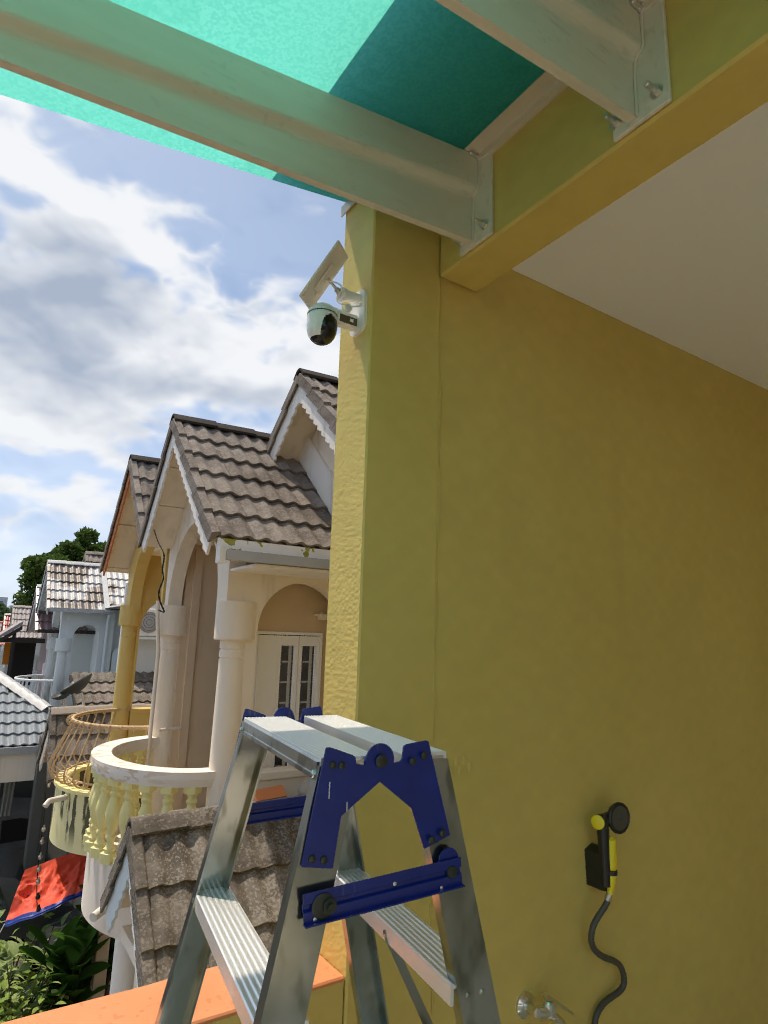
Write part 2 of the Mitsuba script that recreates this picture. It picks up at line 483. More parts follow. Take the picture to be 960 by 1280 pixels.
mat('amber_board', (0.68, 0.26, 0.015), 0.5, 0.3)


def leafmat(name, lo, hi, trans=0.7, rough=0.4):
    scene[name] = {'type': 'principledthin', 'base_color': proc(lambda p, n, uv: mix(lo, hi, noise(p.x * 5, p.y * 5, p.z * 5))), 'roughness': rough, 'spec_trans': 0.0, 'diff_trans': trans, 'eta': 1.4}
    return name


leafmat('leaf_dark', (0.045, 0.09, 0.022), (0.13, 0.20, 0.05), 0.7)
leafmat('leaf_fresh', (0.20, 0.33, 0.06), (0.42, 0.52, 0.17), 0.8)
leafmat('leaf_broad', (0.035, 0.10, 0.016), (0.075, 0.17, 0.028), 0.6, 0.28)
leafmat('leaf_pale', (0.20, 0.30, 0.11), (0.38, 0.47, 0.22), 0.7)
leafmat('leaf_far', (0.07, 0.12, 0.05), (0.14, 0.19, 0.08), 0.5)
leafmat('leaf_red', (0.18, 0.03, 0.025), (0.30, 0.07, 0.05), 0.6)

# ------------------------------------------------------------------ ground
struct('ground', grid(lambda u, v: np.stack([(u - 0.5) * 3000, (v - 0.5) * 3000, -5.0 + 0 * u], -1), 2, 2), 'asphalt', label='dark tarmac street running past the houses')
struct('driveway', box(-2.2, 9.0, 1.75, 60.0, -5.2, -4.996), 'concrete', label='grey concrete forecourts in front of the row of houses')

# ------------------------------------------------------------------ the house the picture is taken from
WY = 1.45                                   # inner face of its side wall
H = thing('yellow_house', 'yellow rendered house with bare side wall, beam and pale ceiling, filling the right half', 'house')


def lumpy(mesh, amp, scale, size=0.05):
    m = mesh.copy()
    for _ in range(7):
        if m.edges_unique_length.max() <= size * 2.0:
            break
        v, f = trimesh.remesh.subdivide_to_size(m.vertices, m.faces, size * 2.0, max_iter=12)
        m = trimesh.Trimesh(v, f)
        m.merge_vertices()
    n = m.vertex_normals
    m.vertices = m.vertices + n * ((meshkit.fbm(np.array(m.vertices) * scale + 40, 3, 4) - 0.5) * 2 * amp)[:, None]
    return m


put(H, 'side_wall', lumpy(box(1.11, 4.3, WY, WY + 0.17, -1.7, 1.95, 0.004), 0.0016, 3.0, 0.07), 'yellow_paint', 35, 'yellow side wall in shade with a hand shower on it')
put(H, 'wall_end_pillar', lumpy(box(0.876, 1.134, WY - 0.004, WY + 0.185, -1.7, 1.405, 0.005), 0.0007, 7.0, 0.022), 'yellow_paint', 35, 'free end of the side wall with its narrow face in the sun')
put(H, 'plaster_seam', tube(curve([(1.1355 + 0.009 * math.sin(3.1 * z) + 0.005 * math.sin(19 * z), WY - 0.0040 + 0.001 * math.sin(11 * z), z) for z in np.linspace(-0.95, 1.14, 24)], 70), 0.0006 + 0.0012 * rng.random(70), 6), 'yellow_paint', True, 'uneven plaster seam running down the wall')
bl = []
for dx, dz in ((0, 0), (0.035, 0.004), (0.048, -0.018), (0.066, 0.008), (0.012, -0.024), (0.09, -0.012)):
    s = trimesh.creation.icosphere(2, 1.0)
    s.apply_scale([0.009, 0.004, 0.016])
    s.apply_translation([1.185 + dx * 0.9, WY - 0.001, -0.345 + dz])
    bl.append(s)
put(H, 'paint_blister', cat(*bl), 'yellow_paint', True, 'small raised paint blisters on the wall')
put(H, 'concrete_beam', lumpy(box(1.127, 1.288, -4.2, WY - 0.005, 1.147, 2.4, 0.007), 0.0018, 5.0, 0.05), 'yellow_paint', 35, 'rough yellow beam along the front of the ceiling')
put(H, 'ceiling', box(1.289, 4.3, -4.2, WY - 0.001, 1.302, 1.45), 'ceiling_paint', label='plain pale ceiling behind the beam')
put(H, 'floor', box(-1.75, 4.3, -4.2, WY + 0.18, -1.9, -1.7), 'floor_tile')
put(H, 'back_wall', box(4.0, 4.2, -4.2, WY - 0.002, -1.7, 1.301), 'yellow_paint')
put(H, 'opposite_wall', box(0.9, 4.0, -4.4, -4.2, -1.7, 1.301), 'white_paint')
put(H, 'upper_wall', box(1.16, 1.30, -4.2, WY + 0.17, 2.41, 3.2), 'yellow_paint')
put(H, 'eave_slab', box(0.583, 1.6, -4.4, 1.70, 1.53, 1.66), 'white_paint')
put(H, 'lower_storey', box(0.0, 4.3, -4.2, WY + 0.17, -5.0, -1.91), 'yellow_paint')

PW = thing('parapet_wall', 'low balcony wall with an orange painted top, running out from the yellow wall', 'wall')
put(PW, 'wall', lumpy(box(-1.75, 0.872, WY + 0.004, WY + 0.196, -1.7, -0.812), 0.0015, 5.0, 0.08), 'yellow_paint', 35, 'shaded yellow inner side of the low wall')
cp = lumpy(box(-1.75, 0.874, WY, WY + 0.20, -0.812, -0.800, 0.004), 0.0022, 9.0, 0.03)
put(PW, 'painted_top', cp, 'orange_paint', 35, 'orange painted top of the low wall')
put(PW, 'front_wall', box(-1.95, -1.752, -4.2, WY + 0.20, -1.7, -0.80), 'yellow_paint')

# ------------------------------------------------------------------ canopy: steel beams and teal sheet
C = thing('canopy', 'teal translucent canopy sheet on pale green steel beams overhead', 'canopy')


def sheet_z(x):
    return 1.462 + 0.14 * (x - 1.11)


put(C, 'sheet', grid(lambda u, v: np.stack([-0.70 + 1.81 * u, -1.2 + 2.83 * v, sheet_z(-0.70 + 1.81 * u) + 0.004 * np.sin(v * 31) - 0.030 * u * (1 - u) * np.clip((v - 0.92) / 0.08, 0, 1)], -1), 24, 60), 'teal_sheet', True, 'teal plastic sheet, bright in the sun and dark near the house')


def beam_profile(x):
    zb = 1.172 + 0.082 * (x - 1.12)
    zf = 1.332 + 0.152 * (x - 1.09)
    zt = sheet_z(x) - 0.012
    p = [(0.0, zb), (-0.001, zf - 0.03), (-0.004, zf - 0.018), (-0.010, zf - 0.010), (-0.020, zf - 0.003), (-0.0245, zf + 0.004), (-0.026, zf + 0.012),
         (-0.025, zt - 0.004), (-0.021, zt), (0.022, zt), (0.022, zb)]
    return p


def steel_beam(y, tag):
    xs = np.linspace(-0.68, 1.114, 24)
    prof = np.array([[(x, y + a, z) for a, z in beam_profile(x)] for x in xs])
    n = prof.shape[1]
    v = prof.reshape(-1, 3)
    f = []
    for i in range(len(xs) - 1):
        for k in range(n):
            p, q = i * n + k, i * n + (k + 1) % n
            f += [[p, p + n, q + n], [p, q + n, q]]
    mesh = trimesh.Trimesh(v, f, process=False)
    b = put(C, 'steel_beam', mesh, 'painted_steel', 25, tag)
    put(b, 'end_plate', box(1.114, 1.1255, y - 0.080, y + 0.064, 1.155, 1.445, 0.0025), 'plate_paint')
    for by, bz in ((-0.052, 1.196), (0.052, 1.196), (-0.030, 1.436)):
        nut = cat(lathe([(0, 0), (0.0165, 0), (0.0165, 0.0025), (0, 0.0025)], 18, (1.1139, y + by, bz), (-1, 0, 0)),
                  lathe([(0, 0.0025), (0.0122, 0.0025), (0.0122, 0.013), (0, 0.013)], 6, (1.1139, y + by, bz), (-1, 0, 0)),
                  lathe([(0, 0.013), (0.0065, 0.013), (0.0065, 0.037), (0.005, 0.040), (0, 0.040)], 12, (1.1139, y + by, bz), (-1, 0, 0)))
        put(b, 'bolt', nut, 'zinc')
    weld = tube([(1.112, y + a - 0.003, z) for a, z in beam_profile(1.11)[:8]], 0.004, 6)
    put(b, 'weld_bead', weld, 'plate_paint', True)
    return b


steel_beam(1.266, 'pale green steel beam bolted nearest the wall end')
steel_beam(0.712, 'second steel beam at the top right')
fl = [(-4.0, 0), ]
put(C, 'wall_flashing', cat(box(1.108, 1.1262, -1.2, 1.62, 1.425, 1.449), box(1.060, 1.108, -1.2, 1.60, 1.4445, 1.449)), 'flash_metal', label='thin metal strip where the sheet meets the beam')
put(C, 'pillar_flashing', moved(cat(box(0.870, 1.11, WY - 0.012, WY + 0.197, 0.0, 0.004), box(0.866, 0.870, WY - 0.012, WY + 0.197, -0.034, 0.004)),
                                frame((0, 0, 1.409), (1, 0, 0), (0, 1, 0), (0, 0, 1))), 'flash_metal', label='metal cap strip on the head of the pillar')

# ------------------------------------------------------------------ step ladder
LK = 1.172
LA = math.radians(7.6)
LU = np.array([math.sin(LA), math.cos(LA), 0.0])      # along the treads, away from the eye
LW = np.array([math.cos(LA), -math.sin(LA), 0.0])     # across, from the left frame to the right one
LM = np.eye(4)
LM[:3, 0], LM[:3, 1], LM[:3, 2] = LW * LK, LU * LK, np.array([0, 0, LK])
LM[:3, 3] = [0.4815 * LK, 0.873 * LK, 0.001]
L = thing('step_ladder', 'aluminium double-sided step ladder with dark blue hinge brackets, standing before the yellow wall', 'ladder')
ZT, ZF = -0.140, -1.449


def lad(name, mesh, bsdf, smooth=False, label=None, parent=None):
    return put(parent or L, name, moved(mesh, LM), bsdf, smooth, label)


def w_out(side, z):
    return side * (0.090 + 0.225 * (ZT - z)) if side < 0 else side * (0.078 + 0.235 * (ZT - z))


def stile(side, end):
    """a channel: the web faces outwards along the treads, the flanges run inwards"""
    u0 = -0.212 if end < 0 else 0.166
    s = -end
    wd, t, fl_ = 0.050, 0.0035, 0.020
    prof = [(0, 0), (fl_, 0), (fl_, t), (t, t), (t, wd - t), (fl_, wd - t), (fl_, wd), (0, wd)]      # (inwards, from the outer edge to the middle)
    v, f, n = [], [], len(prof)
    for z in (ZT - 0.008, ZF):
        w0 = w_out(side, z)
        sp = 0.035 * (ZT - z) * end
        for a, b in prof:
            v.append([w0 - side * b, u0 + s * a + sp, z])
    for k in range(n):
        p, q = k, (k + 1) % n
        f += [[p, q, q + n], [p, q + n, p + n]]
    caps = trimesh.creation.triangulate_polygon(sg.Polygon(prof), engine='earcut')
    idx = [int(np.argmin([np.hypot(a - x, b - y) for a, b in prof])) for x, y in caps[0]]
    for tri in caps[1]:
        i, j, k = (idx[t_] for t_ in tri)
        f += [[i, j, k], [i + n, k + n, j + n]]
    m = trimesh.Trimesh(v, f, process=False)
    m.fix_normals()
    k = lad('stile', m, 'dull_aluminium', False)
    for z in (ZT - 0.262, ZT - 0.524, ZT - 0.786, ZT - 1.048):
        wo = w_out(side, z)
        sp = 0.035 * (ZT - z) * end
        for dw in (0.014, 0.034):
            c = np.array([wo - side * dw, u0 + sp - end * 0.0005, z - 0.012])
            c2 = np.array([wo - side * dw, u0 + sp - end * 0.0005 + s * t, z + 0.045 + (dw - .014) * 0.1])
            lad('rivet', cat(lathe([(0, 0), (0.0042, 0), (0.003, 0.0022), (0, 0.003)], 10, c, (0, end, 0)), lathe([(0, 0), (0.0042, 0), (0.003, 0.0022), (0, 0.003)], 10, c2 - np.array([0, 0, 0.06]), (0, s, 0))), 'dull_aluminium', 40, parent=k)
        lad('rivet', lathe([(0, 0), (0.0045, 0), (0.0035, 0.0025), (0, 0.0035)], 10, (wo + side * 0.0003, u0 + sp + s * 0.010, z - 0.010), (side, 0, 0.22)), 'dull_aluminium', 40, parent=k)
    lad('rivet', lathe([(0, 0), (0.0052, 0), (0.0042, 0.0028), (0, 0.004)], 12, (w_out(side, ZT - 0.02) + side * 0.0003, u0 + s * 0.010, ZT - 0.018), (side, 0, 0.22)), 'dull_aluminium', 40, parent=k)
    lad('foot', box(min(w_out(side, ZF), w_out(side, ZF) - side * 0.056) - 0.002, max(w_out(side, ZF), w_out(side, ZF) - side * 0.056) + 0.002, u0 + 0.035 * (ZT - ZF) * end - 0.026, u0 + 0.035 * (ZT - ZF) * end + 0.026, ZF - 0.001, ZF + 0.03, 0.003), 'rubber', parent=k)
    return k


for side in (-1, 1):
    for end in (-1, 1):
        stile(side, end)


def tread(side, z, wa, wb, thick, name, ribs=9):
    """a ribbed hollow step between the stiles; wa..wb in w"""
    sp = 0.035 * (ZT - z)
    u0, u1 = -0.2085 - sp, 0.1625 + sp
    if name == 'top_step':
        u0, u1 = -0.211, 0.165
    w = np.linspace(wa, wb, ribs * 4 + 1)
    k = np.arange(len(w)) % 4
    top = z + np.where((k == 1) | (k == 2), 0.0012, 0.0) * (1 if name == 'step' else 0.6)
    ring = [(a, b) for a, b in zip(w, top)] + [(wb, z - thick), (wb - 0.004, z - thick), (wb - 0.004, z - 0.004), (wa + 0.004, z - 0.004), (wa + 0.004, z - thick), (wa, z - thick)]
    m = extrude(ring, u1 - u0, frame((0, u0, 0), (1, 0, 0), (0, 0, 1), (0, 1, 0)))
    return lad(name, m, 'tread_aluminium')


tA = tread(-1, ZT, -0.0905, -0.017, 0.022, 'top_step', 12)
tB = tread(1, ZT, 0.016, 0.0785, 0.022, 'top_step', 11)
lad('lip', cat(box(-0.0945, -0.0908, -0.208, 0.162, ZT - 0.0235, ZT - 0.004), box(-0.0965, -0.0912, -0.208, 0.162, ZT - 0.0235, ZT - 0.018)), 'dull_aluminium', parent=tA)
for side in (-1, 1):
    for i in range(1, 5):
        z = ZT - 0.262 * i
        wo = w_out(side, z)
        wa, wb = sorted((wo - side * 0.0005, wo - side * 0.056))
        st = tread(side, z, wa, wb, 0.022, 'step', 7)
        # strap from under the step to the near stile
        if side > 0 and i == 1:
            a = np.array([wo - 0.055 + 0.002, -0.045, z - 0.016])
            zb = z - 0.20
            b = np.array([w_out(1, zb) - 0.044, -0.206 - 0.035 * (ZT - zb), zb])
            d = unit(b - a)
            n = unit(np.cross(d, [1, 0, 0.24]))
            m = cat(extrude([(0, -0.006), (np.linalg.norm(b - a), -0.006), (np.linalg.norm(b - a), 0.006), (0, 0.006)], 0.002, frame(a, d, np.cross(d, n) * -1, n)))
            lad('brace_strap', m, 'dull_aluminium')
            lad('rivet', lathe([(0, 0), (0.006, 0), (0.005, 0.003), (0, 0.004)], 12, a + np.array([-0.001, 0.004, 0.003]), (-1, 0, 0)), 'dull_aluminium', 40, parent=st)


def bracket(u, t, flip):
    A_ = [(-0.088, -0.127), (-0.083, -0.1265), (-0.054, -0.1365), (-0.0505, -0.139), (-0.0495, -0.147), (-0.036, -0.149), (-0.018, -0.168), (-0.066, -0.202), (-0.0735, -0.256), (-0.111, -0.250)]
    B_ = [(-0.018, -0.168), (0.000, -0.149), (0.010, -0.147), (0.0125, -0.143), (0.014, -0.130), (0.018, -0.128), (0.046, -0.1245), (0.049, -0.126), (0.0815, -0.237), (0.045, -0.249), (0.027, -0.202)]
    disc = sg.Point(-0.0185, -0.1435).buffer(0.0185, 24)
    pa = sg.Polygon(A_).buffer(0.0).union(disc).buffer(0.0015).buffer(-0.003).buffer(0.0015)
    pb = sg.Polygon(B_).union(sg.Point(-0.0185, -0.1485).buffer(0.0195, 24)).buffer(0.0015).buffer(-0.003).buffer(0.0015)
    fr = lambda o: frame((0, o, 0), (1, 0, 0), (0, 0, 1), (0, -1, 0))
    s = -1 if flip else 1
    ka = lad('hinge_bracket', extrude(pa, t, fr(u)), 'ladder_blue', label=None)
    kb = lad('hinge_bracket', extrude(pb, t, fr(u - s * t * -1.05)), 'ladder_blue')
    # folded top tabs
    tab = cat(box(-0.088, -0.055, min(u - t, u - t + (0.018 if not flip else -0.018)), max(u - t, u - t + (0.018 if not flip else -0.018)), -0.1285, -0.1262))
    c = -t * (1.0 if not flip else 0.0)
    for w, z in ((-0.079, -0.146), (-0.068, -0.147), (-0.099, -0.243), (-0.085, -0.2455), (0.024, -0.147), (0.040, -0.141), (0.0525, -0.238), (0.067, -0.232)):
        y = u + (-2.1 * t if not flip else 0.0)
        lad('rivet', lathe([(0, 0), (0.0046, 0), (0.0040, 0.0023), (0.002, 0.0032), (0, 0.0034)], 12, (w, u - (2.05 * t if w > -0.02 and not flip else t if not flip else 0), z), (0, -1 if not flip else 1, 0)), 'grease', 40, parent=ka if w < 0 else kb)
    lad('hinge_pin', lathe([(0, 0), (0.0075, 0), (0.0075, 0.002), (0.0062, 0.003), (0, 0.0035)], 16, (-0.0185, u - (2.06 * t if not flip else 0), -0.1445), (0, -1 if not flip else 1, 0)), 'grease', 40, parent=ka)
    return ka, kb


bracket(-0.2172, 0.0022, False)
bracket(0.1742, 0.0022, True)

def spreader(u, pts, label):
    (w0, z0), (w1, z1) = pts
    d = unit([w1 - w0, z1 - z0])
    n = np.array([-d[1], d[0]])
    ln = math.hypot(w1 - w0, z1 - z0)
    prof = [(0, 0.0), (0.008, 0.0), (0.008, 0.0016), (0.0017, 0.0016), (0.0017, 0.0125), (-0.002, 0.0145), (-0.002, 0.0185), (0.0017, 0.0205), (0.0017, 0.0312), (0.0, 0.0312), (0, 0.0212), (-0.0037, 0.0192), (-0.0037, 0.0138), (0.0, 0.0118)]
    m = extrude([(-a, b) for a, b in prof], ln, frame((w0, u, z0), (0, 1, 0), (n[0], 0, n[1]), (d[0], 0, d[1])))
    m.fix_normals()
    return lad('spreader_bar', m, 'ladder_blue', label=label)


SB = spreader(-0.2270, ((-0.108, -0.3055), (0.092, -0.2905)), 'dark blue folding bar nearest the eye with a greasy bolt')
lad('grease_patch', lathe([(0, 0), (0.0135, 0), (0.011, 0.0012), (0, 0.0016)], 18, (-0.087, -0.2300, -0.2885), (0, -1, 0)), 'grease', 40, parent=SB)
lad('bolt', cat(lathe([(0, 0), (0.0085, 0), (0.0085, 0.004), (0, 0.004)], 6, (-0.081, -0.2310, -0.2880), (0, -1, 0)), lathe([(0, 0.004), (0.004, 0.004), (0.004, 0.008), (0, 0.008)], 10, (-0.081, -0.2310, -0.2880), (0, -1, 0))), 'grease', parent=SB)
lad('bolt', lathe([(0, 0), (0.0075, 0), (0.0065, 0.003), (0, 0.004)], 14, (0.077, -0.2280, -0.2745), (0, -1, 0)), 'grease', 40, parent=SB)
lad('pivot_ear', cat(extrude(sg.Point(0.075, -0.262).buffer(0.0135, 20), 0.002, frame((0, -0.2230, 0), (1, 0, 0), (0, 0, 1), (0, -1, 0)))), 'ladder_blue', parent=SB)
for cw, cu, cz in ((0.0, -0.2287, -0.2775), (0.062, -0.2297, -0.2895), (-0.096, -0.2297, -0.300)):
    lad('chip', lathe([(0, 0), (0.0023, 0.0004), (0, 0.0008)], 8, (cw, cu, cz), (0, -1, 0)), 'aluminium', parent=SB)
for cw, cz, h_ in ((-0.082, -0.173, 0.009), (-0.0595, -0.192, 0.005)):
    lad('scratch', box(cw - 0.0006, cw + 0.0006, -0.2201, -0.2192, cz - h_, cz + h_), 'aluminium')
spreader(0.1870, ((-0.111, -0.3155), (0.090, -0.3055)), 'dark blue folding bar on the far side')

# ------------------------------------------------------------------ solar security camera on the wall end
S = thing('security_camera', 'white dome security camera with a small tilted solar panel on the wall end', 'camera')
bx = 0.876
base = extrude(sg.box(-0.035, -0.0385, 0.035, 0.0385).buffer(0.034, 12), 0.010, frame((bx, 1.512, 0.965), (0, -1, 0), (0, 0, 1), (-1, 0, 0)))
base.fix_normals()
bs = extrude(sg.box(-0.012, -0.040, 0.012, 0.040).buffer(0.030, 12), 0.011, frame((bx + 0.001, 1.512, 0.965), (0, 1, 0), (0, 0, 1), (-1, 0, 0)))
bs.fix_normals()
put(S, 'mount_plate', bs, 'camera_white', 30)
dc = np.array([0.758, 1.527, 0.897])
put(S, 'arm', cat(box(0.79, bx - 0.010, 1.497, 1.533, 0.908, 0.952, 0.006), lathe([(0, 0), (0.012, 0), (0.012, 0.012), (0, 0.012)], 12, (0.822, 1.497, 0.955), (0, -1, 0.2))), 'camera_white', 30)
put(S, 'label_plate', cat(box(0.800, 0.858, 1.4945, 1.4969, 0.911, 0.934)), 'label_brown', label='brown maker plate under the arm')
put(S, 'label_sticker', box(0.833, 0.845, 1.4935, 1.4944, 0.918, 0.928), 'camera_white')
cap_prof = [(0.0, 0.064), (0.016, 0.0625), (0.030, 0.056), (0.040, 0.046), (0.0450, 0.034), (0.0458, 0.030), (0.0, 0.030)][::-1]
put(S, 'dome_cap', cat(lathe(cap_prof, 36, dc), trimesh.convex.convex_hull(np.array([[0.763, 1.527 + a, 0.897 + b] for a in (-0.022, 0.022) for b in (0.034, 0.056)] + [[0.812, 1.515 + a, 0.905 + b] for a in (-0.017, 0.017) for b in (0.012, 0.044)]))), 'camera_white', 30)
put(S, 'dome_seam', lathe([(0, 0.0262), (0.0438, 0.0262), (0.0438, 0.0300), (0, 0.0300)], 36, dc), 'black_plastic', 30)
ball = trimesh.creation.icosphere(5, 0.0455)
ball.vertices[:, 2] = np.where(ball.vertices[:, 2] > 0, np.minimum(ball.vertices[:, 2], 0.0262), ball.vertices[:, 2])
ball.vertices[:, :2] *= np.where(ball.vertices[:, 2:] >= 0, 0.0455 / np.maximum(np.linalg.norm(ball.vertices[:, :2], axis=1, keepdims=True), 1e-6), 1)
ball.vertices[:, 2] -= np.where(ball.vertices[:, 2] < 0, 0.0, 0.0)
ball = trimesh.creation.revolve(np.array([(0.0, -0.060), (0.012, -0.0588), (0.023, -0.0545), (0.032, -0.047), (0.039, -0.0365), (0.0435, -0.023), (0.0455, -0.006), (0.0455, 0.0262), (0, 0.0262)]), sections=64)
ball = ball.subdivide().subdivide()
nd = unit([-0.05, -0.62, -0.80])
right = unit([0.80, -0.45, 0.0])
c = ball.triangles_center
dirn = c / np.linalg.norm(c, axis=1, keepdims=True)
s_ = dirn @ nd
x_ = dirn @ right
black = (s_ > 0.72 - 0.42 * np.tanh(5.0 * (x_ - 0.1))) & (c[:, 2] < 0.0215) | (c[:, 2] < -0.047)
put(S, 'shell', moved(trimesh.Trimesh(ball.vertices, ball.faces[~black]), trimesh.transformations.translation_matrix(dc)), 'camera_white', True)
lens = trimesh.Trimesh(ball.vertices, ball.faces[black])
put(S, 'lens_cover', moved(lens, trimesh.transformations.translation_matrix(dc)), 'lens_black', True)
lc = dc + 0.0445 * unit([0.12, -0.80, -0.40])
put(S, 'lens', lathe([(0, 0), (0.010, 0.0), (0.0105, 0.0025), (0.008, 0.003), (0, 0.0022)], 20, lc, unit([0.12, -0.80, -0.40])), 'panel_cells', 30)
cy0, cy1 = np.array([bx - 0.006, 1.507, 1.008]), np.array([0.800, 1.497, 0.997])
put(S, 'panel_post', cat(lathe([(0, 0), (0.0165, 0), (0.0165, 0.072), (0.015, 0.075), (0, 0.075)], 20, cy0, cy1 - cy0), lathe([(0, 0.060), (0.021, 0.060), (0.021, 0.071), (0, 0.071)], 20, cy0, cy1 - cy0)), 'camera_white', 30)


# corners of the little panel, tilted to the sun: upper edge, lower edge
pc = np.array([[0.6764, 1.5197, 0.9607], [0.7488, 1.4342, 1.1198], [0.8159, 1.4798, 1.1033], [0.7312, 1.568, 0.9658]])
cen = pc.mean(0)
a_ = unit(pc[1] - pc[0])
b_ = unit((pc[3] - pc[0]) - a_ * ((pc[3] - pc[0]) @ a_))
n_ = np.cross(a_, b_)
n_ = n_ if n_[2] > 0 else -n_
hw, hh = 0.098, 0.044
put(S, 'solar_panel', moved(box(-hw, hw, -hh, hh, -0.0045, 0.0045, 0.002), frame(cen, a_, np.cross(n_, a_), n_)), 'panel_back')
put(S, 'solar_cells', moved(box(-hw + 0.006, hw - 0.006, -hh + 0.006, hh - 0.006, 0.0046, 0.0056), frame(cen, a_, np.cross(n_, a_), n_)), 'panel_cells')
put(S, 'panel_bracket', moved(cat(box(-0.052, 0.040, -0.019, 0.019, -0.0135, -0.0046, 0.004), lathe([(0, 0), (0.006, 0), (0.006, 0.003), (0, 0.003)], 12, (-0.06, 0.012, -0.0046), (0, 0, -1))), frame(cen, a_, np.cross(n_, a_), n_)), 'panel_back', 30)
put(S, 'ball_joint', cat(rod(cen - n_ * 0.010, cy1 + (cen - cy1) * 0.12, 0.0042), rod(cy1, cy1 + (cen - cy1) * 0.30, 0.0085, 12)), 'brass_dull', True)
put(S, 'cable', tube(curve([cen - n_ * 0.012 - a_ * 0.01, cen - n_ * 0.05 + np.array([0.01, 0, -0.03]), (0.79, 1.50, 0.972), (0.835, 1.488, 0.965), (0.868, 1.490, 0.985)]), 0.0022, 6), 'camera_white', True)

# ------------------------------------------------------------------ hand shower and tap on the wall
G = thing('hand_shower', 'black and yellow hand shower hanging in its holder on the yellow wall', 'shower')
hold = trimesh.convex.convex_hull(np.array([(1.750, y, -0.645) for y in (1.390, WY)] + [(1.785, y, -0.630) for y in (1.40, WY)] + [(1.755, y, -0.748) for y in (1.390, WY)] + [(1.790, y, -0.757) for y in (1.386, WY)] + [(1.824, y, -0.742) for y in (1.392, WY)] + [(1.824, y, -0.684) for y in (1.396, WY)]))
put(G, 'holder', hold, 'black_plastic')
put(G, 'handle', tube([(1.772, 1.388, -0.735), (1.770, 1.387, -0.68), (1.764, 1.385, -0.60), (1.757, 1.383, -0.545), (1.756, 1.383, -0.530)], [0.016, 0.018, 0.0185, 0.019, 0.015], 16), 'black_plastic', 40)
put(G, 'grip', tube([(1.781, 1.375, -0.594), (1.782, 1.373, -0.600), (1.784, 1.373, -0.655), (1.784, 1.374, -0.684), (1.784, 1.375, -0.689)], [0.009, 0.0165, 0.0165, 0.0150, 0.010], 16), 'spray_yellow', 40, 'bright yellow grip panel')
put(G, 'grip_ring', tube([(1.783, 1.3752, -0.6892), (1.783, 1.3752, -0.7005)], 0.0185, 16), 'black_plastic', 40)
put(G, 'lower_grip', tube([(1.783, 1.376, -0.7006), (1.783, 1.377, -0.724), (1.780, 1.379, -0.745), (1.778, 1.380, -0.759)], [0.0145, 0.0135, 0.0105, 0.0085], 16), 'spray_yellow', 40)
put(G, 'thumb_button', lathe([(0, 0), (0.021, 0), (0.021, 0.006), (0.016, 0.010), (0, 0.011)], 20, (1.742, 1.386, -0.548), (-0.95, -0.30, 0.05)), 'spray_yellow', 40)
hd = np.array([1.818, 1.366, -0.540])
hn = unit([-0.10, -0.98, 0.02])
put(G, 'neck', tube([(1.757, 1.384, -0.545), hd - hn * 0.020], [0.018, 0.020], 16), 'black_plastic', 40)
put(G, 'head', lathe([(0, 0), (0.022, 0), (0.042, 0.012), (0.0465, 0.020), (0.0465, 0.026), (0.043, 0.0285), (0.040, 0.0262), (0, 0.0262)], 36, hd - hn * 0.022, hn), 'black_plastic', 30)
put(G, 'nozzle_plate', cat(lathe([(0, 0), (0.036, 0), (0.036, 0.0012), (0.012, 0.0014), (0.011, 0.003), (0.005, 0.003), (0.004, 0.0005), (0, 0.0005)], 32, hd + hn * 0.0044, hn)), 'hose_grey', 30)
hp = curve([(1.777, 1.381, -0.755), (1.758, 1.388, -0.795), (1.718, 1.400, -0.845), (1.713, 1.404, -0.875), (1.790, 1.412, -0.950), (1.878, 1.420, -1.012), (1.884, 1.422, -1.045), (1.80, 1.43, -1.080), (1.752, 1.43, -1.115), (1.755, 1.43, -1.18), (1.80, 1.43, -1.30), (1.80, 1.448, -1.36)], 260)
put(G, 'hose', tube(hp, 0.0086 + 0.0009 * (np.arange(260) % 2), 10), 'hose_grey', 60)
put(G, 'hose_ferrule', tube([(1.7775, 1.3805, -0.757), (1.769, 1.384, -0.776)], [0.010, 0.0098], 12), 'brass_dull', 40)

Q = thing('wall_tap', 'small chrome lever tap low on the yellow wall, left of the hose', 'tap')
tc = np.array([1.472, WY, -1.012])
put(Q, 'wall_flange', lathe([(0, 0), (0.034, 0), (0.033, 0.007), (0.022, 0.014), (0.014, 0.016), (0, 0.016)], 28, tc, (0, -1, 0)), 'chrome', 30)
put(Q, 'body', cat(rod(tc, tc + np.array([0, -0.050, 0]), 0.012, 16), tube([tc + np.array([0.0, -0.050, 0.0]), tc + np.array([0.052, -0.060, 0.0])], [0.016, 0.016], 16), lathe([(0, -0.016), (0.0165, -0.016), (0.0165, 0.018), (0.013, 0.022), (0, 0.022)], 16, tc + np.array([0.040, -0.058, 0.004]))), 'chrome', 40)
put(Q, 'spout', tube(curve([tc + np.array([0.045, -0.060, -0.010]), tc + np.array([0.075, -0.066, -0.035]), tc + np.array([0.098, -0.070, -0.075]), tc + np.array([0.100, -0.070, -0.10])], 16), 0.0115, 14), 'chrome', True)
put(Q, 'lever', trimesh.convex.convex_hull(np.array([tc + np.array([x, y, z]) for x, y, z in ((0.022, -0.066, 0.040), (0.022, -0.050, 0.040), (0.022, -0.066, 0.034), (0.126, -0.068, -0.030), (0.126, -0.052, -0.030), (0.130, -0.066, -0.024), (0.130, -0.054, -0.024), (0.030, -0.052, 0.046), (0.030, -0.064, 0.046))])), 'chrome')

# ------------------------------------------------------------------ roof tiles, shared by the houses


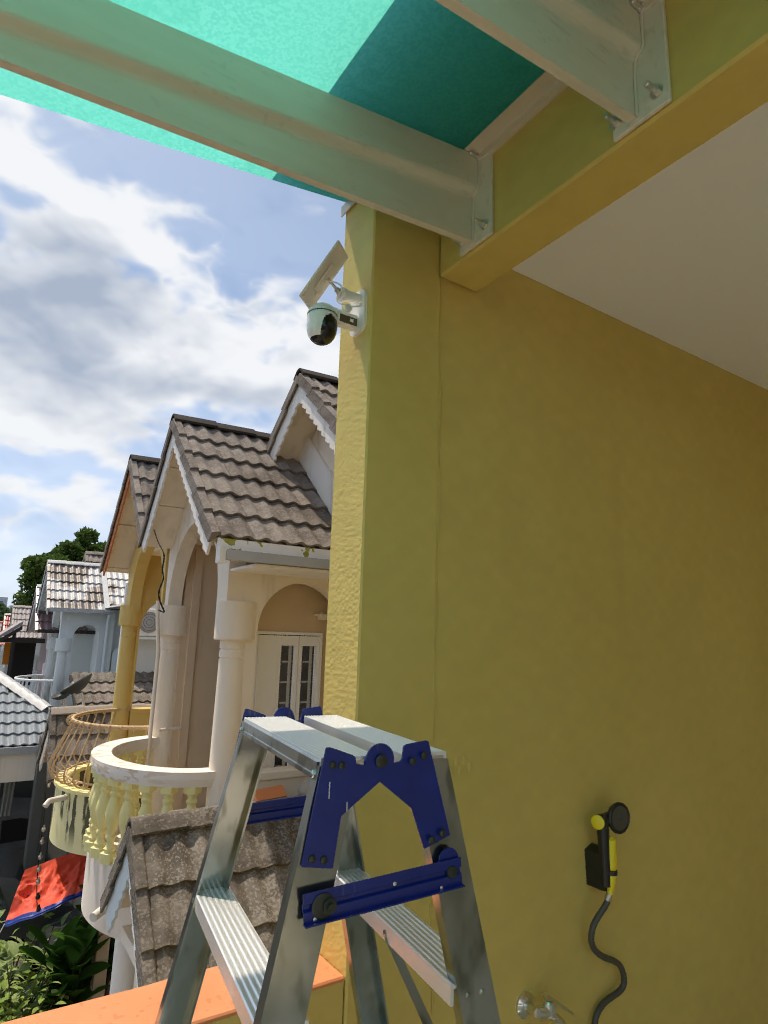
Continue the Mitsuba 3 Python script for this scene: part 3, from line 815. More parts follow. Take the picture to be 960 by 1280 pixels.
def tile_mesh(w=0.30, length=0.40, lift=0.036, thick=0.026, roll=0.029, waves=2, n=15):
    """one concrete tile in (across, down the slope, outwards): two rolls, its lower edge lifted over the next row"""
    u = np.linspace(-w / 2, w / 2, n)
    h = roll * (0.5 + 0.5 * np.cos(2 * np.pi * waves * (u / w) + np.pi)) ** 1.3
    top0 = np.stack([u, 0 * u, h], 1)
    top1 = np.stack([u, 0 * u + length, h + lift], 1)
    bot1 = np.stack([u, 0 * u + length - 0.004, h + lift - thick], 1)
    bot0 = np.stack([u, 0 * u + length * 0.75, h + lift * 0.75 - thick], 1)
    v = np.vstack([top0, top1, bot1, bot0])
    f = []
    for r in range(3):
        for k in range(n - 1):
            a = r * n + k
            f += [[a, a + 1, a + n + 1], [a, a + n + 1, a + n]]
    for e, s in ((0, 1), (n - 1, -1)):
        q = [e, n + e, 2 * n + e]
        f.append(q if s > 0 else q[::-1])
    return trimesh.Trimesh(v, f, process=False)


def verge_mesh(length=0.40, lift=0.030, side=1, drop=0.085, w=0.075):
    """a verge tile: a narrow strip on the slope with a flap folded down over the barge board; side = towards +across or -across"""
    p = [(0, 0.012), (0.012, 0.022), (0.045, 0.018), (w, 0.010), (w, -0.012), (w + 0.006, -drop), (w - 0.012, -drop), (w - 0.016, -0.014), (0, -0.010)]
    v, f, n = [], [], len(p)
    for y, l in ((0, 0), (length, lift)):
        for a, b in p:
            v.append([side * a, y, b + l + 0.012])
    for k in range(n):
        a, b = k, (k + 1) % n
        f += [[a, b, b + n], [a, b + n, a + n]]
    for k in range(1, n - 1):
        f += [[n, n + k, n + k + 1], [0, k + 1, k]]
    m = trimesh.Trimesh(v, f, process=False)
    m.fix_normals()
    return m


def ridge_mesh(length=0.42, w=0.115, h=0.075, t=0.02):
    """a ridge tile in (across, along, up): blunt angular hood"""
    o = [(-w, -h), (-w * 0.45, -0.012), (-w * 0.2, 0.004), (w * 0.2, 0.004), (w * 0.45, -0.012), (w, -h)]
    i = [(a * 0.86, b - t) for a, b in o][::-1]
    p = o + i
    n = len(p)
    v, f = [], []
    for y, s in ((0, 0.0), (length, 0.014)):
        for a, b in p:
            v.append([a * (1 + s), y, b + s])
    for k in range(n):
        a, b = k, (k + 1) % n
        f += [[a, b, b + n], [a, b + n, a + n]]
    for k in range(len(o) - 1):
        a, b, c_, d_ = k, k + 1, n - 2 - k, n - 1 - k
        f += [[a, d_, c_], [a, c_, b], [a + n, b + n, c_ + n], [a + n, c_ + n, d_ + n]]
    m = trimesh.Trimesh(v, f, process=False)
    m.fix_normals()
    return m


_ply = {}


def shared(name, bsdf, make, smooth=35):
    k = (name, bsdf)
    if k not in _ply:
        _ply[k] = mikit.ply(make(), bsdf, smooth)
    return _ply[k]


def lay_tiles(parent, corner, across, down, width, slope_len, bsdfs, tw=0.30, gauge=0.34, name='tile', kind=None, jitter=0.004, first=0.0, skip=None, flat=False):
    """rows of tiles on a slope: corner = top corner, across and down = unit vectors, each tile a part"""
    n_ = unit(np.cross(across, down))
    if n_[2] < 0:
        n_ = -n_
    cols = max(1, round(width / tw))
    w = width / cols
    rows = max(1, round(slope_len / gauge))
    g = slope_len / rows
    out = []
    for r in range(rows):
        for c in range(cols):
            if skip and skip(r, c, rows, cols):
                continue
            j = (rng.random(3) - 0.5) * jitter * 2
            o = np.asarray(corner) + np.asarray(across) * (w * (c + 0.5) + j[0]) + np.asarray(down) * (g * r + j[1]) + n_ * (0.004 + abs(j[2]) * 0.5)
            turn = (rng.random() - 0.5) * 0.018
            a2 = unit(np.asarray(across) + np.asarray(down) * turn)
            d2 = unit(np.asarray(down) - np.asarray(across) * turn)
            m = frame(o, a2 * (w / 0.30), d2 * (g / 0.34), n_)
            out.append((m, bsdfs[int(rng.integers(len(bsdfs)))]))
    if kind == 'stuff':
        for b in bsdfs:
            ms = [moved(tile_mesh(), m) for m, bb in out if bb == b]
            if ms:
                put(parent, name, cat(*ms), b, 35, kind='stuff')
        return
    for m, b in out:
        put(parent, name, shared('tile', b, tile_mesh), b, m=m)


def scallop(length, drop=0.17, step=0.115, bite=0.05, end=0.06):
    """a barge board outline in (along the rake, perpendicular down): stepped scallops along its lower edge"""
    p = [(0, 0), (length, 0), (length + 0.02, -drop * 0.9)]
    n = max(2, int(length / step))
    s = length / n
    lower = []
    for k in range(n):
        a = k * s
        for q, d in ((0.0, 0.55), (0.10, 1.0), (0.32, 1.06), (0.45, 0.78), (0.60, 0.90), (0.80, 0.62), (0.92, 0.52)):
            lower.append((a + q * s, -(drop - bite) - bite * d))
    p += lower[::-1]
    return sg.Polygon(p).buffer(0)


def gable(parent, xf, xb, yc, half_r, half_l, apex, rise_r, rise_l, bsdfs, board, soffit, detail=True, verge=None, ridge=None, boards=True, wall=None, xwall=None, tw=0.30, front_only_left=False, board_drop=0.17):
    """a gable roof over a ridge along +x from xf to xb: right slope towards -y (our side), left slope towards +y.
    rise = drop from apex to each eave."""
    rkey = put(parent, 'roof', cat(), None) if False else parent + '__roof'
    rkey = fresh(rkey)
    deck = []
    for sgn, half, rise in ((-1, half_r, rise_r), (1, half_l, rise_l)):
        p = [(xf + 0.02, yc, apex - 0.03), (xb, yc, apex - 0.03), (xb, yc + sgn * half, apex - rise - 0.03), (xf + 0.02, yc + sgn * half, apex - rise - 0.03)]
        v = np.array(p + [(a, b, c - 0.035) for a, b, c in p])
        deck.append(trimesh.convex.convex_hull(v))
    d = mikit.ply(cat(*deck), soffit)
    scene[rkey] = {**d, 'to_world': T(LIFT)}
    for sgn, half, rise in ((-1, half_r, rise_r), (1, half_l, rise_l)):
        ln = math.hypot(half, rise)
        down = np.array([0, sgn * half / ln, -rise / ln])
        across = np.array([1.0, 0, 0])
        top = np.array([xf + 0.055, yc, apex]) + down * 0.02
        lay_tiles(rkey, top, across, down, xb - xf - 0.055, ln - 0.0, bsdfs, tw=tw, kind=None if detail else 'stuff')
        n_ = np.array([0, -down[2] * sgn * 1.0, abs(down[1])])
        n_ = unit(np.cross(across, down)); n_ = n_ if n_[2] > 0 else -n_
        rows = max(1, round(ln / 0.34))
        g = ln / rows
        vb = verge or bsdfs[0]
        for r in range(rows):
            o = np.array([xf + 0.065, yc, apex]) + down * (g * r + 0.02) + n_ * 0.008
            put(rkey, 'verge_tile', shared('verge%d' % (1 if True else 0), vb, lambda: verge_mesh(side=-1, drop=0.085 if detail else 0.07), 30), vb, m=frame(o, across, down * (g / 0.34), n_))
        if boards:
            bl_ = scallop(ln - 0.03, board_drop)
            perp = np.array([0, -sgn * down[2] * -1.0, 0])
            pd = np.array([0, -n_[1], -n_[2]])
            m = frame(np.array([xf + 0.030, yc, apex - 0.045]) + down * 0.02, down, -pd, unit(np.cross(down, -pd)))
            e = trimesh.creation.extrude_polygon(bl_, 0.022, engine='earcut')
            e.apply_translation([0, 0, -0.011])
            e.apply_transform(m)
            put(parent, 'barge_board', e, board)
    rb = ridge or bsdfs[0]
    nr = max(1, round((xb - xf) / 0.40))
    s = (xb - xf) / nr
    for k in range(nr):
        o = np.array([xf - 0.005 + k * s, yc, apex + 0.062 + 0.004 * rng.random()])
        put(rkey, 'ridge_tile', shared('ridge', rb, ridge_mesh, 30), rb, m=frame(o, (0, 1, 0), (s / 0.41, 0, 0), (0, 0, 1)))
    return rkey


def arch_poly(y0, y1, z0, z1, ya, yb, spring, base, top_fn=None, n=24):
    """a wall outline (y, z) with an arched opening from ya to yb, springing at spring, open down to base"""
    r = (yb - ya) / 2
    c = (ya + yb) / 2
    t = np.linspace(0, math.pi, n)
    hole = sg.Polygon([(ya, base - 0.01), (yb, base - 0.01)] + [(c + r * math.cos(a), spring + r * math.sin(a)) for a in t])
    outer = top_fn if top_fn is not None else sg.box(y0, z0, y1, z1)
    return outer.difference(hole)


def column(parent, x, y, zb, ztop, r, paint, cap_h=0.335, label=None, n=28):
    k = put(parent, 'column', lathe([(0, zb), (r * 1.10, zb), (r * 1.08, zb + 0.9), (r * 0.98, ztop - cap_h - 0.165), (r * 0.98, ztop - cap_h - 0.16), (r * 0.92, ztop - cap_h - 0.157), (r * 0.92, ztop - cap_h - 0.147), (r, ztop - cap_h - 0.144),
                                     (r, ztop - cap_h - 0.086), (r * 0.92, ztop - cap_h - 0.083), (r * 0.92, ztop - cap_h - 0.073), (r, ztop - cap_h - 0.07), (r, ztop - cap_h), (0, ztop - cap_h)], n, (x, y, 0)), paint, 30, label)
    put(k, 'capital', lathe([(0, ztop - cap_h + 0.001), (r * 1.38, ztop - cap_h), (r * 1.46, ztop - cap_h + 0.012), (r * 1.46, ztop - 0.008), (r * 1.42, ztop), (0, ztop)], n, (x, y, 0)), paint, 30)
    return k


def ellipse_path(cx, cy, ax, ay, x_end, n=60):
    """a D-shaped balcony outline, from the near column round to the far one"""
    t = np.linspace(0, math.pi, n)
    p = np.stack([cx - ax * np.sin(t), cy - ay * np.cos(t)], 1)
    a = np.array([[x_end, cy - ay]])
    b = np.array([[x_end, cy + ay]])
    return np.vstack([a, p, b])


def ring_band(path, half, z0, z1, cx=None):
    """a solid band of width 2*half that follows the path"""
    line = sg.LineString(path).buffer(half, cap_style=2, join_style=1)
    return extrude(line, z1 - z0, frame((0, 0, z0), (1, 0, 0), (0, 1, 0), (0, 0, 1)))


BAL = [(0.0, 0.0), (0.052, 0.0), (0.052, 0.075), (0.036, 0.085), (0.040, 0.11), (0.026, 0.13), (0.022, 0.165), (0.034, 0.185), (0.034, 0.205), (0.024, 0.22), (0.034, 0.27), (0.050, 0.335), (0.053, 0.38), (0.045, 0.44), (0.030, 0.50),
       (0.026, 0.515), (0.036, 0.53), (0.036, 0.548), (0.027, 0.558), (0.030, 0.585), (0.040, 0.60), (0.052, 0.605), (0.052, 0.66), (0.0, 0.66)]


def baluster_mesh():
    m = lathe(BAL, 14)
    v = m.vertices.copy()
    for lo, hi in ((-0.01, 0.08), (0.602, 0.67)):       # square block at foot and head
        s = (v[:, 2] > lo) & (v[:, 2] < hi) & (np.hypot(v[:, 0], v[:, 1]) > 0.045)
        a = np.arctan2(v[s, 1], v[s, 0])
        k = 0.046 / np.maximum(np.abs(np.cos(a)), np.abs(np.sin(a)))
        v[s, 0], v[s, 1] = np.cos(a) * k, np.sin(a) * k
    return trimesh.Trimesh(v, m.faces)


def resample(path, step):
    d = np.r_[0, np.cumsum(np.linalg.norm(np.diff(path, axis=0), axis=1))]
    n = int(d[-1] / step)
    s = (np.arange(n) + 0.5) * d[-1] / n
    return np.stack([np.interp(s, d, path[:, k]) for k in range(2)], 1)


# ------------------------------------------------------------------ the cream house next door
N1 = thing('cream_house', 'cream house next door with arched porch, brown tiled gable and round balcony', 'house')
XF = 1.50
BR = ['brown_tile_a', 'brown_tile_b', 'brown_tile_c']
gable(N1, XF, 2.79, 6.33, 1.52, 0.93, 2.13, 1.36, 1.14, BR, 'white_paint', 'cream_paint', verge='brown_tile_a', ridge='dark_tile')
# front arch wall under the gable
front = sg.Polygon([(5.28, 0.276), (7.33, 0.276), (7.33, 1.00), (7.20, 0.96), (6.33, 2.02), (4.98, 0.80), (5.28, 0.80)])
fw_ = arch_poly(0, 0, 0, 0, 5.54, 7.19, 0.30, 0.276, front, 32)
put(N1, 'front_arch', extrude(fw_, 0.15, frame((1.85, 0, 0), (0, 1, 0), (0, 0, 1), (1, 0, 0))), 'cream_paint')
column(N1, 1.985, 5.385, -2.0, 0.276, 0.122, 'cream_paint', label='nearest round cream column with a drum capital')
column(N1, 1.965, 7.33, -2.0, 0.290, 0.122, 'cream_paint')
# side wall with its own arch, facing us
sw = arch_poly(0, 0, 0, 0, 2.15, 3.03, 0.04, -1.16, sg.box(2.001, -1.16, 3.6, 0.56), 30)
put(N1, 'side_arch', extrude(sw, 0.14, frame((0, 5.42, 0), (1, 0, 0), (0, 0, 1), (0, -1, 0))), 'cream_paint', label='arched cream wall facing the camera')
put(N1, 'low_wall', cat(box(2.08, 3.6, 5.275, 5.42, -2.0, -1.22), box(2.07, 3.6, 5.255, 5.44, -1.22, -1.155, 0.006)), 'cream_paint')
put(N1, 'porch_wall', cat(box(2.03, 4.0, 7.20, 7.33, -2.0, 1.05)), 'tan_paint', label='tan inner wall of the porch')
put(N1, 'pilaster', box(2.105, 2.20, 7.165, 7.199, -2.0, 0.93, 0.004), 'tan_paint')
put(N1, 'picture_rail', box(2.06, 3.4, 7.175, 7.199, 0.935, 0.962, 0.003), 'tan_paint')
put(N1, 'inner_wall', cat(box(2.06, 3.7, 5.62, 5.70, 0.005, 0.75), box(2.06, 2.255, 5.62, 5.70, -2.0, 0.0049), box(2.97, 3.7, 5.62, 5.70, -2.0, 0.0049)), 'tan_paint', label='wall with double doors behind the side arch')
put(N1, 'porch_ceiling', box(2.0, 3.8, 5.42, 7.2, 1.05, 1.10), 'cream_paint')
put(N1, 'porch_floor', box(1.9, 4.0, 5.2, 7.33, -2.1, -2.0), 'floor_tile')
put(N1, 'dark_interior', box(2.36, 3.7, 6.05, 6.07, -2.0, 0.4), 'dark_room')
fr = put(N1, 'door_frame', cat(box(2.262, 2.29, 5.585, 5.655, -2.0, 0.0), box(2.935, 2.962, 5.585, 5.655, -2.0, 0.0), box(2.262, 2.962, 5.585, 5.655, 0.001, 0.028)), 'shutter_white')


def leaf(x0, x1, y, glazed, label=None):
    if not glazed:
        k = put(N1, 'door_leaf', box(x0, x1, y - 0.035, y, -1.98, -0.006, 0.003), 'shutter_white', label=label)
        return
    b = 0.036
    k = put(N1, 'door_leaf', cat(box(x0, x0 + b, y - 0.035, y, -1.98, -0.006), box(x1 - b, x1, y - 0.035, y, -1.98, -0.006), box(x0 + b, x1 - b, y - 0.0345, y - 0.0005, -0.10, -0.0065), box(x0 + b, x1 - b, y - 0.0345, y - 0.0005, -1.98, -1.45)), 'shutter_white', label=label)
    put(k, 'pane', grid(lambda u, v: np.stack([x0 + b + (x1 - x0 - 2 * b) * u, 0 * u + y - 0.012, -1.45 + 1.35 * v], -1), 2, 2), 'window_glass')
    put(k, 'grille', cat(*[box(x0 + b + 0.045, x1 - b, y + 0.03, y + 0.04, z, z + 0.016) for z in np.arange(-1.4, -0.12, 0.19)], box(x1 - b - 0.030, x1 - b - 0.005, y + 0.028, y + 0.042, -1.45, -0.1)), 'cloth_pale')


leaf(2.292, 2.488, 5.61, False, 'plain white folded door leaf on the left')
leaf(2.495, 2.71, 5.63, True)
leaf(2.716, 2.933, 5.63, True)
put(N1, 'wall_lamp', cat(box(2.905, 3.01, 5.54, 5.618, 0.155, 0.215, 0.006), box(2.86, 2.904, 5.57, 5.618, 0.195, 0.208), trimesh.convex.convex_hull(np.array([(2.925 + a, 5.58 + b, 0.216 + c) for a, b, c in ((0, 0, 0), (0.025, 0, 0), (0.012, 0.0, 0.03), (0, 0.02, 0), (0.025, 0.02, 0))]))), 'cream_paint')
# eave on our side: peeling board, grey gutter
put(N1, 'eave_board', box(XF + 0.05, 3.3, 4.728, 4.745, 0.590, 0.728), 'peeling_white', label='white eave board with flaking patches of moss green')
gut = sg.Polygon([(4.645, 0.634), (4.645, 0.556), (4.726, 0.556), (4.726, 0.634), (4.722, 0.634), (4.722, 0.560), (4.649, 0.560), (4.649, 0.634)])
put(N1, 'gutter', extrude(gut, 1.72, frame((XF + 0.10, 0, 0), (0, 1, 0), (0, 0, 1), (1, 0, 0))), 'gutter_grey', label='plain grey gutter under the eave')
put(N1, 'gutter_end', box(XF + 0.052, XF + 0.099, 4.66, 4.76, 0.53, 0.66), 'white_paint')
put(N1, 'eave_soffit', box(1.86, 3.3, 4.70, 5.30, 0.528, 0.55), 'white_paint')
# soffit panels under the front overhang follow the slopes, with their joints
for sgn, half, rise, ks in ((1, 0.93, 1.14, (0.30, 0.62)), (-1, 1.545, 1.40, (0.3, 0.6, 0.85))):
    ln = math.hypot(half, rise)
    d = np.array([0, sgn * half / ln, -rise / ln])
    n_ = np.array([0, sgn * rise / ln, half / ln])
    cuts = [0.06] + [ln * k for k in ks] + [ln - 0.05]
    for a, b in zip(cuts[:-1], cuts[1:]):
        o = np.array([XF + 0.055, 6.33, 2.13 - 0.075]) + d * a
        put(N1, 'soffit_panel', moved(box(0, 0.345, 0.006, b - a - 0.006, -0.012, 0.0), frame(o, (1, 0, 0), d, np.cross((1, 0, 0), d))), 'cream_paint')
# the larger gable behind
put(N1, 'upper_wall', cat(extrude([(3.6, 0.58), (7.0, 0.58), (7.0, 0.9), (5.33, 2.40), (3.6, 0.9)], 0.12, frame((2.80, 0, 0), (0, 1, 0), (0, 0, 1), (1, 0, 0)))), 'cream_paint', label='cream gable wall set back above the porch roof')
gable(N1, 2.42, 4.0, 5.33, 1.75, 1.05, 2.52, 1.60, 0.95, BR, 'white_paint', 'cream_paint', verge='brown_tile_a', ridge='dark_tile')
fl1 = unit([0, -1.545, -1.40])
put(N1, 'roof_flashing', moved(box(0, 2.1, -0.03, 0.0, 0.02, 0.30), frame((2.795, 6.30, 2.13), fl1, (1, 0, 0), np.cross(fl1, (1, 0, 0)))), 'white_paint')
put(N1, 'vent_lamp', trimesh.creation.icosphere(2, 0.03, ), 'camera_white', True, m=np.array([[1, 0, 0, 2.62], [0, 1, 0, 5.30], [0, 0, 1, 2.18], [0, 0, 0, 1.0]]))
put(N1, 'main_body', box(3.62, 9.5, 1.66, 13.0, -5.0, 0.9), 'cream_paint')
put(N1, 'main_roof', trimesh.convex.convex_hull(np.array([(2.95, 1.7, 0.55), (2.95, 7.3, 0.55), (9.6, 1.7, 0.55), (9.6, 7.3, 0.55), (6.2, 1.7, 2.1), (6.2, 7.3, 2.1)])), 'brown_tile_b')
# balcony
by = thing('x', '', '') if False else N1 + '__balcony'
PTH = ellipse_path(1.93, 6.345, 0.735, 0.955, 2.02, 64)
put(N1, 'balcony', cat(ring_band(ellipse_path(1.95, 6.345, 0.735, 0.97, 2.05, 64), 0.045, -2.40, -1.90), extrude(sg.Polygon(ellipse_path(1.95, 6.345, 0.70, 0.96, 2.05, 64)), 0.1, frame((0, 0, -2.1), (1, 0, 0), (0, 1, 0), (0, 0, 1)))), 'off_white', 30, 'round balcony with a plain pale skirt and yellow balusters')
put(by, 'handrail', cat(ring_band(PTH, 0.088, -1.180, -1.12), ring_band(PTH, 0.076, -1.212, -1.180), ring_band(PTH, 0.062, -1.240, -1.212)), 'worn_white', 30, 'thick moulded white handrail with worn top')
for x, y in resample(PTH, 0.178):
    put(by, 'baluster', shared('baluster', 'lemon_paint', baluster_mesh, 40), 'lemon_paint', m=frame((x, y, -1.899), (0.98, 0.735, 0), (-0.735, 0.98, 0), (0, 0, 1)))
put(by, 'drain_spout', tube([(1.30, 5.72, -2.10), (1.10, 5.55, -2.14)], 0.034, 12), 'pvc_white', 40)
# ground floor of the porch
put(N1, 'lower_post', cat(box(1.72, 2.06, 6.25, 6.60, -5.0, -2.1, 0.01), box(1.70, 1.74, 6.225, 6.262, -5.0, -2.1)), 'cream_paint')
put(N1, 'lower_column', lathe([(0, -5), (0.13, -5), (0.12, -2.6), (0, -2.6)], 20, (1.80, 7.28, 0)), 'white_paint', 30)
put(N1, 'garden_tap', cat(rod((1.80, 7.16, -3.92), (1.70, 7.06, -3.92), 0.014), rod((1.70, 7.06, -3.90), (1.68, 7.04, -4.0), 0.012)), 'chrome', 40)

# its small entrance roof below us
E1 = thing('entrance_roof', 'small weathered grey tiled gable roof just beyond the orange parapet', 'roof')
GR = ['grey_tile_a', 'grey_tile_b']
gable(E1, 1.12, 3.4, 4.77, 0.78, 0.56, -1.325, 0.745, 0.64, GR, 'pale_blue', 'cream_paint', verge='grey_tile_b', ridge='grey_tile_b', tw=0.32, board_drop=0.19)
put(E1, 'beam', cat(box(1.30, 3.3, 4.05, 4.12, -2.25, -2.10), box(1.28, 1.36, 4.06, 5.2, -2.02, -1.93), box(1.26, 1.40, 4.06, 5.3, -2.23, -2.14)), 'cream_paint')
put(E1, 'gable_board', extrude([(4.10, -2.02), (5.25, -2.02), (4.77, -1.46)], 0.03, frame((1.36, 0, 0), (0, 1, 0), (0, 0, 1), (1, 0, 0))), 'cream_paint')
put(E1, 'post', box(1.45, 1.65, 4.15, 4.35, -5.0, -2.26, 0.01), 'cream_paint')
for x0, c in ((2.02, 'terracotta_trim'), (2.62, 'dark_tile')):
    put(E1, 'spare_ridge_tile', shared('ridge', c, ridge_mesh, 30), c, m=frame((x0, 4.86, -1.195), (0, 0.9, 0), (0.62, 0.03, 0.01), (0, 0, 0.7)), label='loose terracotta ridge tile' if c[0] == 't' else 'loose dark ridge tile')
put(E1, 'mortar_lump', moved(lumpy(trimesh.creation.icosphere(3, 0.09), 0.03, 14, 0.02), trimesh.transformations.translation_matrix((2.52, 4.84, -1.235))), 'rough_mortar', True)

# ------------------------------------------------------------------ second house: yellow arch, orange barge board, iron balcony
N2 = thing('yellow_arch_house', 'second house along, with yellow arch, orange edged gable and rusty iron balcony', 'house')
gable(N2, XF, 3.3, 8.37, 1.05, 1.22, 2.17, 1.08, 1.30, BR, 'terracotta_trim', 'cream_paint', verge='brown_tile_b', ridge='dark_tile', board_drop=0.13)
front2 = sg.Polygon([(7.45, 0.30), (9.45, 0.30), (9.45, 0.86), (8.37, 2.05), (7.45, 1.12)])
put(N2, 'front_arch', extrude(arch_poly(0, 0, 0, 0, 7.52, 9.20, 0.34, 0.30, front2, 32), 0.15, frame((1.85, 0, 0), (0, 1, 0), (0, 0, 1), (1, 0, 0))), 'deep_yellow')
column(N2, 1.918, 9.35, -2.0, 0.345, 0.105, 'deep_yellow', cap_h=0.285, label='round yellow column with a drum capital')
sw2 = arch_poly(0, 0, 0, 0, 2.04, 2.94, 0.02, -1.05, sg.box(2.001, -1.05, 3.6, 1.3), 30)
put(N2, 'side_arch', extrude(sw2, 0.14, frame((0, 9.42, 0), (1, 0, 0), (0, 0, 1), (0, -1, 0))), 'deep_yellow')
put(N2, 'low_wall', cat(box(2.03, 3.6, 9.27, 9.41, -2.0, -1.11), box(2.02, 3.6, 9.25, 9.43, -1.11, -1.05, 0.006)), 'deep_yellow')
put(N2, 'porch_floor', box(1.9, 3.7, 7.34, 9.43, -2.1, -2.0), 'floor_tile')
put(N2, 'porch_back', box(3.4, 3.55, 7.34, 9.26, -2.0, 1.0), 'deep_yellow')
put(N2, 'porch_ceiling', box(2.0, 3.6, 7.46, 9.27, 1.06, 1.10), 'cream_paint')
for sgn, half, rise, ks in ((1, 1.22, 1.30, (0.52, 0.94)), (-1, 1.05, 1.08, (0.5,))):
    ln = math.hypot(half, rise)
    d = np.array([0, sgn * half / ln, -rise / ln])
    cuts = [0.06] + [ln * k for k in ks] + [ln - 0.04]
    for a, b in zip(cuts[:-1], cuts[1:]):
        o = np.array([XF + 0.055, 8.37, 2.17 - 0.075]) + d * a
        put(N2, 'soffit_panel', moved(box(0, 0.345, 0.006, b - a - 0.006, -0.012, 0.0), frame(o, (1, 0, 0), d, np.cross((1, 0, 0), d))), 'cream_paint')
B2 = N2 + '__balcony'
P2 = ellipse_path(1.95, 8.36, 0.79, 0.96, 2.05, 64)
put(N2, 'balcony', cat(ring_band(P2, 0.05, -2.33, -1.75), extrude(sg.Polygon(P2), 0.1, frame((0, 0, -2.25), (1, 0, 0), (0, 1, 0), (0, 0, 1)))), 'mouldy_yellow', 30, 'round yellow balcony wall streaked with black mould')
put(B2, 'coping', ring_band(P2, 0.075, -1.75, -1.715), 'lemon_paint', 30)
R2 = ellipse_path(1.95, 8.36, 0.75, 0.90, 2.02, 80)
put(B2, 'top_rail', tube(np.c_[R2, np.full(len(R2), -1.05)], 0.022, 8), 'rusty_iron', True)
put(B2, 'bottom_rail', tube(np.c_[R2, np.full(len(R2), -1.66)], 0.012, 6), 'rusty_iron', True)
nb = 0
for x, y in resample(R2, 0.125):
    cvec = np.array([x - 1.95, y - 8.36]) if x < 1.95 else np.array([0.0, np.sign(y - 8.36)])
    o = unit(cvec)
    belly = 0.19 if x < 1.9 else 0.03
    prof = [(0.0, -1.05), (0.012, -1.10), (belly * 0.45, -1.28), (belly * 0.85, -1.45), (belly, -1.55), (belly * 0.92, -1.62), (belly * 0.6, -1.675), (belly * 0.2, -1.69), (0.0, -1.66)]
    pts = curve([(x + o[0] * a, y + o[1] * a, z) for a, z in prof], 22)
    put(B2, 'bar', tube(pts, 0.0095, 6), 'rusty_iron', True)
    sc = [(0.0 + 0.034 * math.cos(t) + 0.03, -1.035 + 0.034 * math.sin(t)) for t in np.linspace(-2.6, 3.2, 12)]
    put(B2, 'scroll', tube([(x + o[0] * a, y + o[1] * a, z - 0.03) for a, z in sc], 0.006, 5), 'rusty_iron', True)
put(B2, 'drain_spout', tube([(1.16, 7.95, -1.80), (0.98, 7.80, -1.79), (0.945, 7.77, -1.83)], 0.03, 10), 'pvc_white', 40)
put(N2, 'lower_wall', cat(box(1.85, 1.99, 8.9, 9.43, -5.0, -2.1), box(1.80, 1.88, 9.30, 9.38, -5.0, -2.1)), 'tan_paint')

E2 = thing('entrance_roof', 'brown tiled entrance roof behind the rusty iron balcony, satellite dish above it', 'roof')
gable(E2, 1.14, 4.0, 9.99, 0.60, 0.75, -1.14, 0.72, 0.72, ['brown_tile_a', 'brown_tile_b', 'grey_tile_b'], 'cream_paint', 'cream_paint', verge='grey_tile_b', ridge='rough_mortar', tw=0.30)
E3 = thing('side_roof', 'sloping brown tiled roof between the yellow column and the white wall', 'roof')
lay_tiles(E3, (1.72, 12.9, -0.80), np.array([1.0, 0, 0]), unit([0, -1.0, -0.42]), 2.1, 1.85, ['brown_tile_a', 'grey_tile_b'], name='tile')
put(E3, 'deck', trimesh.convex.convex_hull(np.array([(1.7, 12.95, -0.83), (3.9, 12.95, -0.83), (3.9, 11.2, -1.56), (1.7, 11.2, -1.56), (1.7, 12.95, -0.9), (3.9, 12.95, -0.9), (3.9, 11.2, -1.63), (1.7, 11.2, -1.63)])), 'dark_tile')
put(E3, 'edge_board', box(1.2, 3.9, 11.15, 11.19, -1.70, -1.55), 'rough_mortar')


def dish(name, c, axis, r, label):
    k = thing(name, label, 'satellite dish', None)
    prof = [(r * math.sin(t), r * 1.9 * (1 - math.cos(t))) for t in np.linspace(0.0, 0.55, 8)]
    s = r / prof[-1][0]
    outer = [(a * s, b * s) for a, b in prof]
    inner = [(a * 0.985, b + 0.012) for a, b in outer][::-1]
    put(k, 'reflector', lathe(outer + inner, 32, c, axis), 'dish_grey', 35)
    a = unit(axis)
    put(k, 'feed_arm', rod(np.array(c) - np.array([0, 0, r * 0.8]) + a * 0.05, np.array(c) + a * r * 1.0 - np.array([0, 0, 0.1]), 0.014, 8), 'zinc', True)
    put(k, 'receiver', rod(np.array(c) + a * r * 1.0 - np.array([0, 0, 0.1]), np.array(c) + a * r * 0.82 - np.array([0, 0, 0.08]), 0.035, 10), 'pvc_white', 40)
    put(k, 'mast', tube([np.array(c) - a * 0.03, np.array(c) - a * 0.12 - np.array([0, 0, 0.1]), np.array(c) - a * 0.12 - np.array([0, 0, 0.62])], 0.022, 8), 'zinc', 40)


dish('satellite_dish', (1.63, 11.0, -0.95), (-0.55, 0.12, 0.82), 0.265, 'dark grey satellite dish tilted back, seen edge-on left of the yellow column')
dish('satellite_dish', (1.42, 11.05, -1.06), (-0.45, -0.10, 0.9), 0.16, 'smaller dark satellite dish, lower and further left than the large one by the yellow column')

AC = thing('air_conditioner', 'white outdoor air conditioner with round dark fan, high on the wall behind the yellow column', 'air conditioner')
put(AC, 'case', box(2.70, 3.45, 12.62, 12.90, -0.10, 0.42, 0.012), 'white_paint')
put(AC, 'fan_grille', lathe([(0, 0), (0.19, 0), (0.19, 0.012), (0, 0.018)], 28, (2.93, 12.619, 0.16), (0, -1, 0)), 'gutter_grey', 30)
put(AC, 'grille_ring', cat(*[lathe([(r, 0), (r + 0.008, 0), (r + 0.008, 0.008), (r, 0.008)], 28, (2.93, 12.603, 0.16), (0, -1, 0)) for r in (0.05, 0.10, 0.15, 0.185)]), 'column_grey', 30)
put(AC, 'bracket', box(2.62, 3.5, 12.60, 12.99, -0.16, -0.11), 'pale_paint')

